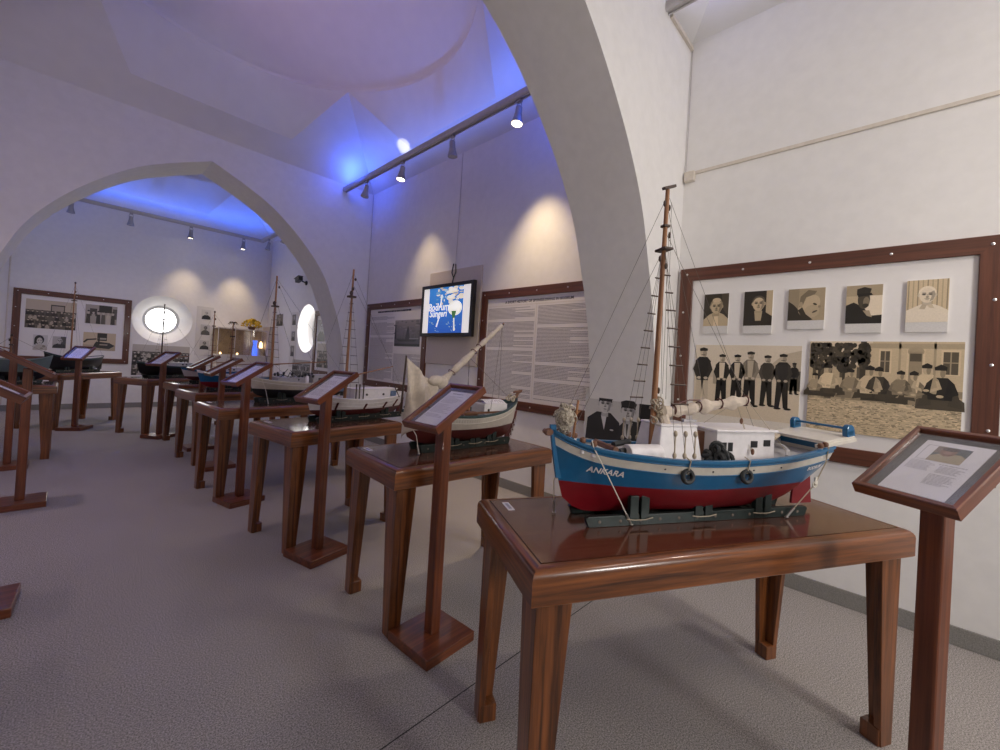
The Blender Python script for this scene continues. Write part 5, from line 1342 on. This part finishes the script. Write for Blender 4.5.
# ---- cream double-ender with the furled lateen sail
def sailboat():
    P = lines(.86, .232, .198, .285, .150, .035, .06, .02)
    B = Boat('model_sailing_boat', 'model sailing boat with a bundled cream canvas sail on a slanting yard', 't2', .165, .30, -.01, P)
    B.hull([(lambda t: .122, 0, 6), (lambda t: B.zs(t)-.042, 1, 3), (lambda t: B.zs(t)-.010, 2, 2), (None, 3, 1)], ['brownbot', 'hullwhite', 'hullwhite', 'teal'], 'teal', 'teal', .022, (.012, .008), 'teal')
    strakes(B, (-.042, -.012), 'hullwhite', .003)
    for side in (-1, 1):
        mb = MB(); tt = [.05+.9*k/88 for k in range(89)]
        mb.add([B.pt(t, B.zs(t)+dz, side, .0012+.0012*(k % 2)) for k, t in enumerate(tt) for dz in (-.038, -.014)], [(2*k, 2*k+2, 2*k+3, 2*k+1) for k in range(88)], 0); mb.build('timber_heads', 'hullwhite', B.root)
    rudder(B, [(.800, .15), (.835, .17), (.845, .20), (.865, .205), (.845, .10), (.815, .030), (.765, .030), (.79, .08)], 'brownbot', .007)
    mb = MB(); 
    for i in range(9): mb.torus(.008, .0022, 10, 5, T=Matrix.Translation((.842-.0075*i, -.022-.002*i, .155-.0145*i)) @ Matrix.Rotation(.6+1.5*(i % 2), 4, 'Z') @ Matrix.Rotation(pi/2, 4, 'X'))
    mb.build('rudder_chain', 'steel', B.root)
    mb = MB(); mb.tube([(.845, 0, .285), (.865, 0, .32), (.885, -.01, .335), (.80, -.03, .328)], [.012, .011, .009, .007], 8); mb.build('tiller', 'brownwood', B.root)
    mb = MB()
    for x, y, z in ((.80, -.03, .292), (.775, -.05, .285), (.81, .02, .30), (.76, -.02, .285)): mb.torus(.014, .005, 10, 5, T=Matrix.Translation((x, y, z)) @ Matrix.Rotation(x*30, 4, 'X'))
    mb.build('stern_gear', 'rope', B.root)
    c = B.cabin('deck_house', (.615, -.01, .185), (.185, .130, .075), 'boatwhite', None, [(.555, .222, .014, .016)])
    mb = MB()
    for k in range(9): mb.rings([[(.535+.018*k+q, -.075+.13*(i/8), .262+.022*sin(pi*i/8)) for i in range(9)] for q in (0, .015)], 0, closed=False, cap0=False, cap1=False)
    mb.build('slatted_roof', 'boatwhite', c)
    mb = MB(); mb.box((.425, -.05, .20), (.10, .05, .03)); mb.build('thwart_box', 'brownwood', B.root, bevel=.004)
    mb = MB(); mb.box((.5, -.10, .213), (.36, .006, .012)); mb.build('deck_edge', 'brownwood', B.root)
    B.spar('mast', (.46, 0, .19), (.447, 0, .37), .011, .008)
    # slanting yard with the sail rolled along it
    y0, y1 = Vector((.035, -.03, .215)), Vector((.665, -.03, .760))
    B.spar('yard', y0, y1+(y1-y0)*.015, .008, .006, 'spar_x')
    mb = MB(); n = 40; rg = []
    for i in range(n+1):
        q = .30+.69*i/n; c = y0+(y1-y0)*q; tie = min(abs(q-.42), abs(q-.66), abs(q-.72))
        rad = (.0235-.011*(q-.3)/.7+.002*sin(q*60))*min(1, .6+tie*9)
        rg.append([(c.x-.6*rad*sin(2*pi*k/10), c.y+rad*.9*cos(2*pi*k/10), c.z+.8*rad*sin(2*pi*k/10)) for k in range(10)])
    mb.rings(rg, 0); sail = mb.build('rolled_sail', 'canvas', B.root)
    for q in (.42, .66, .72):
        c = y0+(y1-y0)*q; mb = MB(); mb.torus(.024-.010*(q-.3), .0025, 12, 5, T=Matrix.Translation(c) @ Matrix.Rotation(-.86, 4, 'Y') @ Matrix.Rotation(pi/2, 4, 'Y')); mb.build('sail_tie', 'brownbot', sail)
    # loose canvas hanging at the bow between the sprit and the yard
    spr0, spr1 = Vector((-.005, -.02, .215)), Vector((.010, -.02, .525))
    B.spar('sprit', spr0, spr1, .006, .005, 'darkwood')
    mb = MB(); nu, nv = 16, 18; g = []
    a, b, c, d = Vector((.012, -.024, .515)), Vector((.235, -.03, .385)), Vector((-.004, -.04, .085)), Vector((.155, -.05, .235))
    for j in range(nv+1):
        for i in range(nu+1):
            u, v = i/nu, j/nv; p = (a*(1-u)+b*u)*(1-v)+(c*(1-u)+d*u)*v
            p = p+Vector((.010*sin(9*u+3*v), -.050*sin(pi*u)*(.35+.65*v)*(1+.3*sin(11*u+5*v))+.012*sin(14*u-6*v), .012*sin(7*u)*v-.03*sin(pi*u)*(1-v)))
            g.append(p)
    mb.add(g, [(j*(nu+1)+i, j*(nu+1)+i+1, (j+1)*(nu+1)+i+1, (j+1)*(nu+1)+i) for j in range(nv) for i in range(nu)], 0, smooth=True)
    o = mb.build('hanging_sail', 'canvas', B.root); s_ = o.modifiers.new('thick', 'SOLIDIFY'); s_.thickness = .003
    mb = MB(); mb.ball(tuple(b+Vector((-.01, -.01, 0))), (.045, .030, .038), n=12, m=8); mb.ball(tuple(b+Vector((-.05, -.015, .01))), (.05, .028, .03), n=12, m=8); mb.build('sail_bunch', 'canvas', B.root)
    B.ropes('halyard', [[y1, (.68, -.02, .215)], [y1, (.55, -.10, .23)], [y0+(y1-y0)*.62, (.43, -.01, .21)], [(.447, 0, .365), y0+(y1-y0)*.6], [y0+(y1-y0)*.6, (.80, .0, .28)]], .0016)
    mb = MB(); mb.ball(tuple(y1), (.012, .010, .008), n=8, m=5); mb.build('yard_block', 'darkwood', B.root)
    mb = MB(); mb.box((.06, .0, .245), (.05, .05, .012)); mb.build('fore_bitts', 'teal', B.root)
    cradle('dark green cradle under the boat with the canvas sail', 't2', .165, .30, -.01, .10, .76, .055, (.32, .47, .60), .045, .085)
    rope_tie(B, [(.06, -.02, .15), (.075, -.06, .10), (.085, -.08, .006)], .0018)
sailboat()

# ---- long white boats further down the row
def white_boat():
    P = lines(.90, .215, .165, .205, .140, .030, .05, .03)
    B = Boat('model_yacht', 'white model boat with a brown bottom and one tall ladder mast, third table', 't3', .235, .30, 0, P)
    B.hull([(lambda t: .092, 0, 6), (lambda t: B.zs(t)-.028, 1, 3), (None, 1, 2)], ['brownbot', 'boatwhite'], 'deck', 'boatwhite', .020, (.010, .008))
    strakes(B, (-.028, -.058), 'boatwhite', .0025)
    mb = MB()
    for t in (.21, .47, .70, .86): 
        p0, p1 = B.pt(t, B.zs(t)-.03, -1, .004), B.pt(t-.012, .095, -1, .004); mb.tube([p0, p1], .008, 6)
    mb.build('hanging_fender', 'brownbot', B.root)
    B.cabin('deck_house', (.555, 0, .155), (.42, .15, .085), 'boatwhite', 'boatwhite', [], .97)
    for x in (.46, .62):
        mb = MB(); mb.lathe([(.009, 0), (.009, .004)], 12, T=Matrix.Translation((x, -.074, .20)) @ Matrix.Rotation(pi/2, 4, 'X')); mb.build('porthole', 'black', B.root)
    mb = MB(); mb.box((.715, -.082, .205), (.055, .004, .045)); mb.build('blue_panel', 'blueaw', B.root)
    B.spar('oar', (.70, -.095, .285), (.765, -.10, .175), .004, .004, 'darkwood')
    mb = MB(); mb.box((.20, 0, .27), (.13, .13, .085)); mb.build('awning', 'blueaw', B.root, bevel=.008)
    mx = .315
    B.spar('mast', (mx, 0, .16), (mx+.01, 0, 1.175), .012, .007)
    mb = MB(); mb.box((mx+.006, 0, .96), (.05, .05, .014)); mb.build('crosstree', 'darkwood', B.root)
    for c, q in (((mx+.03, 0, 1.10), .009), ((mx, -.02, 1.02), .011), ((mx-.01, -.018, .985), .014)):
        mb = MB(); mb.ball(c, (q, q, q*1.4), n=8, m=5); mb.build('block', 'darkwood', B.root)
    for side in (-1, 1): B.shrouds(side, (mx+.006, side*.006, .96), [(mx-.045+.02*(side+1), side*.135, .185), (mx+.04+.02*(side+1), side*.135, .185)], 10, .001, zfrac=(.15, .93))
    B.spar('boom', (mx+.01, 0, .335), (.745, -.02, .43), .006, .004, 'spar_x')
    B.ropes('stay', [[(mx+.01, 0, 1.15), (.02, 0, .22)], [(mx+.01, 0, 1.15), (.88, 0, .21)], [(mx+.01, 0, 1.06), (.745, -.02, .43)], [(.745, -.02, .43), (.74, -.05, .24)]], .0011)
    mb = MB()
    for x in (.345, .375, .41): mb.tube([(x, -.10, .16), (x, -.10, .275)], .005, 6); mb.ball((x, -.10, .28), .007, n=7, m=5)
    mb.build('pin_rail', 'darkwood', B.root)
    rudder(B, [(.84, .15), (.895, .16), (.89, .03), (.82, .03)], 'brownbot')
    cradle('dark cradle under the white boat with the brown bottom', 't3', .235, .30, 0, .06, .84, .055, (.25, .45, .65), .045, .085)
    rope_tie(B, [(.10, -.07, .19), (.115, -.11, .11), (.125, -.115, .006)], .002)
white_boat()

def black_boat():
    P = lines(1.02, .250, .195, .235, .160, .045, .06, .04)
    B = Boat('model_motor_sailer', 'long white model boat with a black bottom and a tall mast, fourth table', 't4', .315, .30, 0, P)
    B.hull([(lambda t: .128+.012*(1-2*t)**2, 0, 6), (lambda t: B.zs(t)-.026, 1, 3), (None, 1, 2)], ['darkhull', 'hullwhite'], 'deck', 'hullwhite', .022, (.012, .008))
    strakes(B, (-.026,), 'boatwhite', .003)
    B.cabin('deck_house', (.36, 0, .185), (.26, .17, .055), 'boatgrey', 'boatgrey'); B.cabin('wheelhouse', (.72, 0, .185), (.30, .17, .085), 'boatgrey', 'boatgrey', [(.64, .235, .03, .025), (.72, .235, .03, .025)])
    mx = .195
    B.spar('mast', (mx, 0, .20), (mx+.0, 0, 1.225), .013, .007)
    mb = MB(); mb.box((mx, 0, .93), (.05, .06, .014)); mb.build('crosstree', 'darkwood', B.root)
    for c, q in (((mx+.025, 0, 1.12), .009), ((mx-.01, 0, .96), .014)):
        mb = MB(); mb.ball(c, (q, q, q*1.5), n=8, m=5); mb.build('block', 'darkwood', B.root)
    for side in (-1, 1): B.shrouds(side, (mx, side*.006, .98), [(mx-.03, side*.125, .22), (mx+.03, side*.135, .215)], 9, .001, zfrac=(.2, .95))
    B.spar('boom', (mx+.01, 0, .37), (.735, 0, .415), .006, .005, 'spar_x')
    B.ropes('stay', [[(mx, 0, 1.2), (-.02, 0, .40)], [(mx, 0, 1.18), (.62, .0, .36)], [(mx, 0, 1.0), (.45, .0, .30)], [(mx, 0, 1.2), (.98, 0, .24)]], .0013)
    r = random.Random(3); mb = MB()
    for k in range(22): mb.tube([(r.uniform(.22, .60), r.uniform(-.09, .0), .20), (r.uniform(.22, .60), r.uniform(-.09, 0), r.uniform(.25, .33))], .0035, 5) if k % 3 == 0 else mb.ball((r.uniform(.16, .62), r.uniform(-.10, -.02), r.uniform(.225, .29)), (.012, .012, .016), n=7, m=5)
    mb.build('deck_gear', 'rubber', B.root)
    mb = MB(); mb.lathe([(.018, 0), (.018, .05), (.010, .07)], 10, T=Matrix.Translation((.50, -.10, .20))); mb.build('ventilator', 'boatwhite', B.root)
    rudder(B, [(.95, .17), (1.01, .18), (1.0, .045), (.92, .045)], 'darkhull')
    cradle('dark cradle under the long white and black boat', 't4', .315, .30, 0, .08, .95, .06, (.28, .5, .72), .05, .10)
    rope_tie(B, [(.09, -.07, .23), (.11, -.12, .13), (.135, -.13, .006)], .0022)
black_boat()

def small_boat(name, label, table, u, v, rz, L, zb, zm, zst, beam, bottom, top, rail, mast_u, mast_z, wl=.1, cab=None, mastmat='spar', pennant=False, ratl=True, cab_mat='boatwhite', extra=None, keel=.03, cr=True):
    P = lines(L, zb, zm, zst, beam, keel, .05, .03)
    B = Boat(name, label, table, u, v, rz, P)
    B.hull([(lambda t: wl, 0, 4), (lambda t: B.zs(t)-.02, 1, 3), (None, 2, 1)], [bottom, top, rail], 'deck', rail, .02, (.010, .008), nS=28)
    if cab: B.cabin('deck_house', (L*cab[0], 0, zm-.02), (L*cab[1], beam*1.1, cab[2]), cab_mat, cab_mat, [(L*cab[0]-.03, zm+cab[2]*.45, .025, .02), (L*cab[0]+.03, zm+cab[2]*.45, .025, .02)])
    mx = mast_u
    B.spar('mast', (mx, 0, zm-.02), (mx, 0, mast_z), .011, .006, mastmat)
    mb = MB(); mb.ball((mx+.012, 0, mast_z*.9), (.010, .01, .016), n=7, m=5); mb.build('block', 'darkwood', B.root)
    mb = MB(); mb.box((mx, 0, mast_z*.80), (.03, .06, .012)); mb.build('crosstree', 'darkwood', B.root); mb = MB()
    if pennant: 
        for k in range(6): mb.tube([(mx, 0, mast_z), (mx+.03*cos(k), .03*sin(k), mast_z+.012), (mx+.055*cos(k), .055*sin(k), mast_z-.02)], [.004, .006, .002], 5)
    else: mb.ball((mx, 0, mast_z), (.012, .012, .016), n=7, m=5)
    mb.build('mast_head', 'darkwood', B.root)
    for side in (-1, 1):
        f = [(mx-.03, side*beam*.9, zm), (mx+.03, side*beam*.95, zm)]
        if ratl: B.shrouds(side, (mx, side*.005, mast_z*.8), f, 8, .0011, zfrac=(.12, .92))
        else: B.ropes('shroud', [[(mx, side*.005, mast_z*.85), q] for q in f], .0011)
    B.ropes('stay', [[(mx, 0, mast_z*.97), (.01, 0, zb)], [(mx, 0, mast_z*.97), (L-.02, 0, zst)]], .0012)
    B.spar('boom', (mx+.01, 0, zm+.12), (min(L-.05, mx+.42), 0, zm+.16), .006, .005, 'spar_x')
    rudder(B, [(L-.08, wl+.03), (L-.02, wl+.04), (L-.03, keel), (L-.10, keel)], bottom)
    if cr: cradle('dark green cradle under the model boat '+extra, table, u, v, rz, L*.12, L*.88, .05, (L*.3, L*.5, L*.7), .035, .075)
    return B
small_boat('model_boat', 'blue and white model boat low behind the tilted boards, before the middle arch', 't5', .10, .30, 0, .98, .225, .175, .21, .135, 'redbot', 'blue', 'boatwhite', .335, .80, .10, (.62, .28, .09), pennant=True, extra='before the middle arch')
small_boat('model_boat', 'small white model boat just past the middle arch with a ladder mast', 't6', .10, .29, 0, .95, .20, .155, .19, .13, 'brownbot', 'hullwhite', 'bluerail', .345, .985, .09, (.6, .3, .08), extra='just past the middle arch')
small_boat('model_boat', 'dark model boat with a thin black mast before the round end window', 't7', .06, .29, 0, 1.02, .235, .165, .205, .14, 'darkhull', 'darkhull', 'teal', .335, 1.075, .11, (.62, .24, .07), 'darkwood', cab_mat='boatgrey', extra='before the round end window')
small_boat('model_boat', 'dark green model boat with one brown mast before the end wall board', 't8', .10, .28, 0, .96, .29, .20, .245, .14, 'darkhull', 'darkhull', 'teal', .395, 1.33, .12, None, ratl=False, extra='before the end wall board')
M['tealpale'] = plain('hull_pale_teal', (.16, .22, .21), .5)
B = small_boat('model_boat', 'dark model boat with a pale green side cut off by the left edge', 't9', .05, .29, 0, .52, .30, .24, .27, .13, 'darkhull', 'tealpale', 'tealpale', .30, .50, .12, None, ratl=False, extra='cut off by the left edge')

# ------------------------------------------------------------------ camera
cam = bpy.data.cameras.new('camera'); co = bpy.data.objects.new('camera', cam); COL.objects.link(co)
cam.sensor_width = 36; cam.lens = 412.435/1000*36; cam.shift_x = -.0066; cam.shift_y = -.01458; cam.clip_start = .02
CR = Matrix(((0.6861016, -0.0461731, -0.7260390), (-0.7250460, 0.0385976, -0.6876180), (0.0597729, 0.9981875, -0.0069957)))
co.matrix_world = Matrix.Translation((0, 0, 1.3)) @ CR.to_4x4()
SC.camera = co
SC.view_settings.view_transform = 'Standard'; SC.view_settings.look = 'None'; SC.view_settings.gamma = 1; SC.view_settings.use_curve_mapping = False
SC.view_settings.exposure = 0.
SC.cycles.max_bounces = 8; SC.cycles.diffuse_bounces = 5
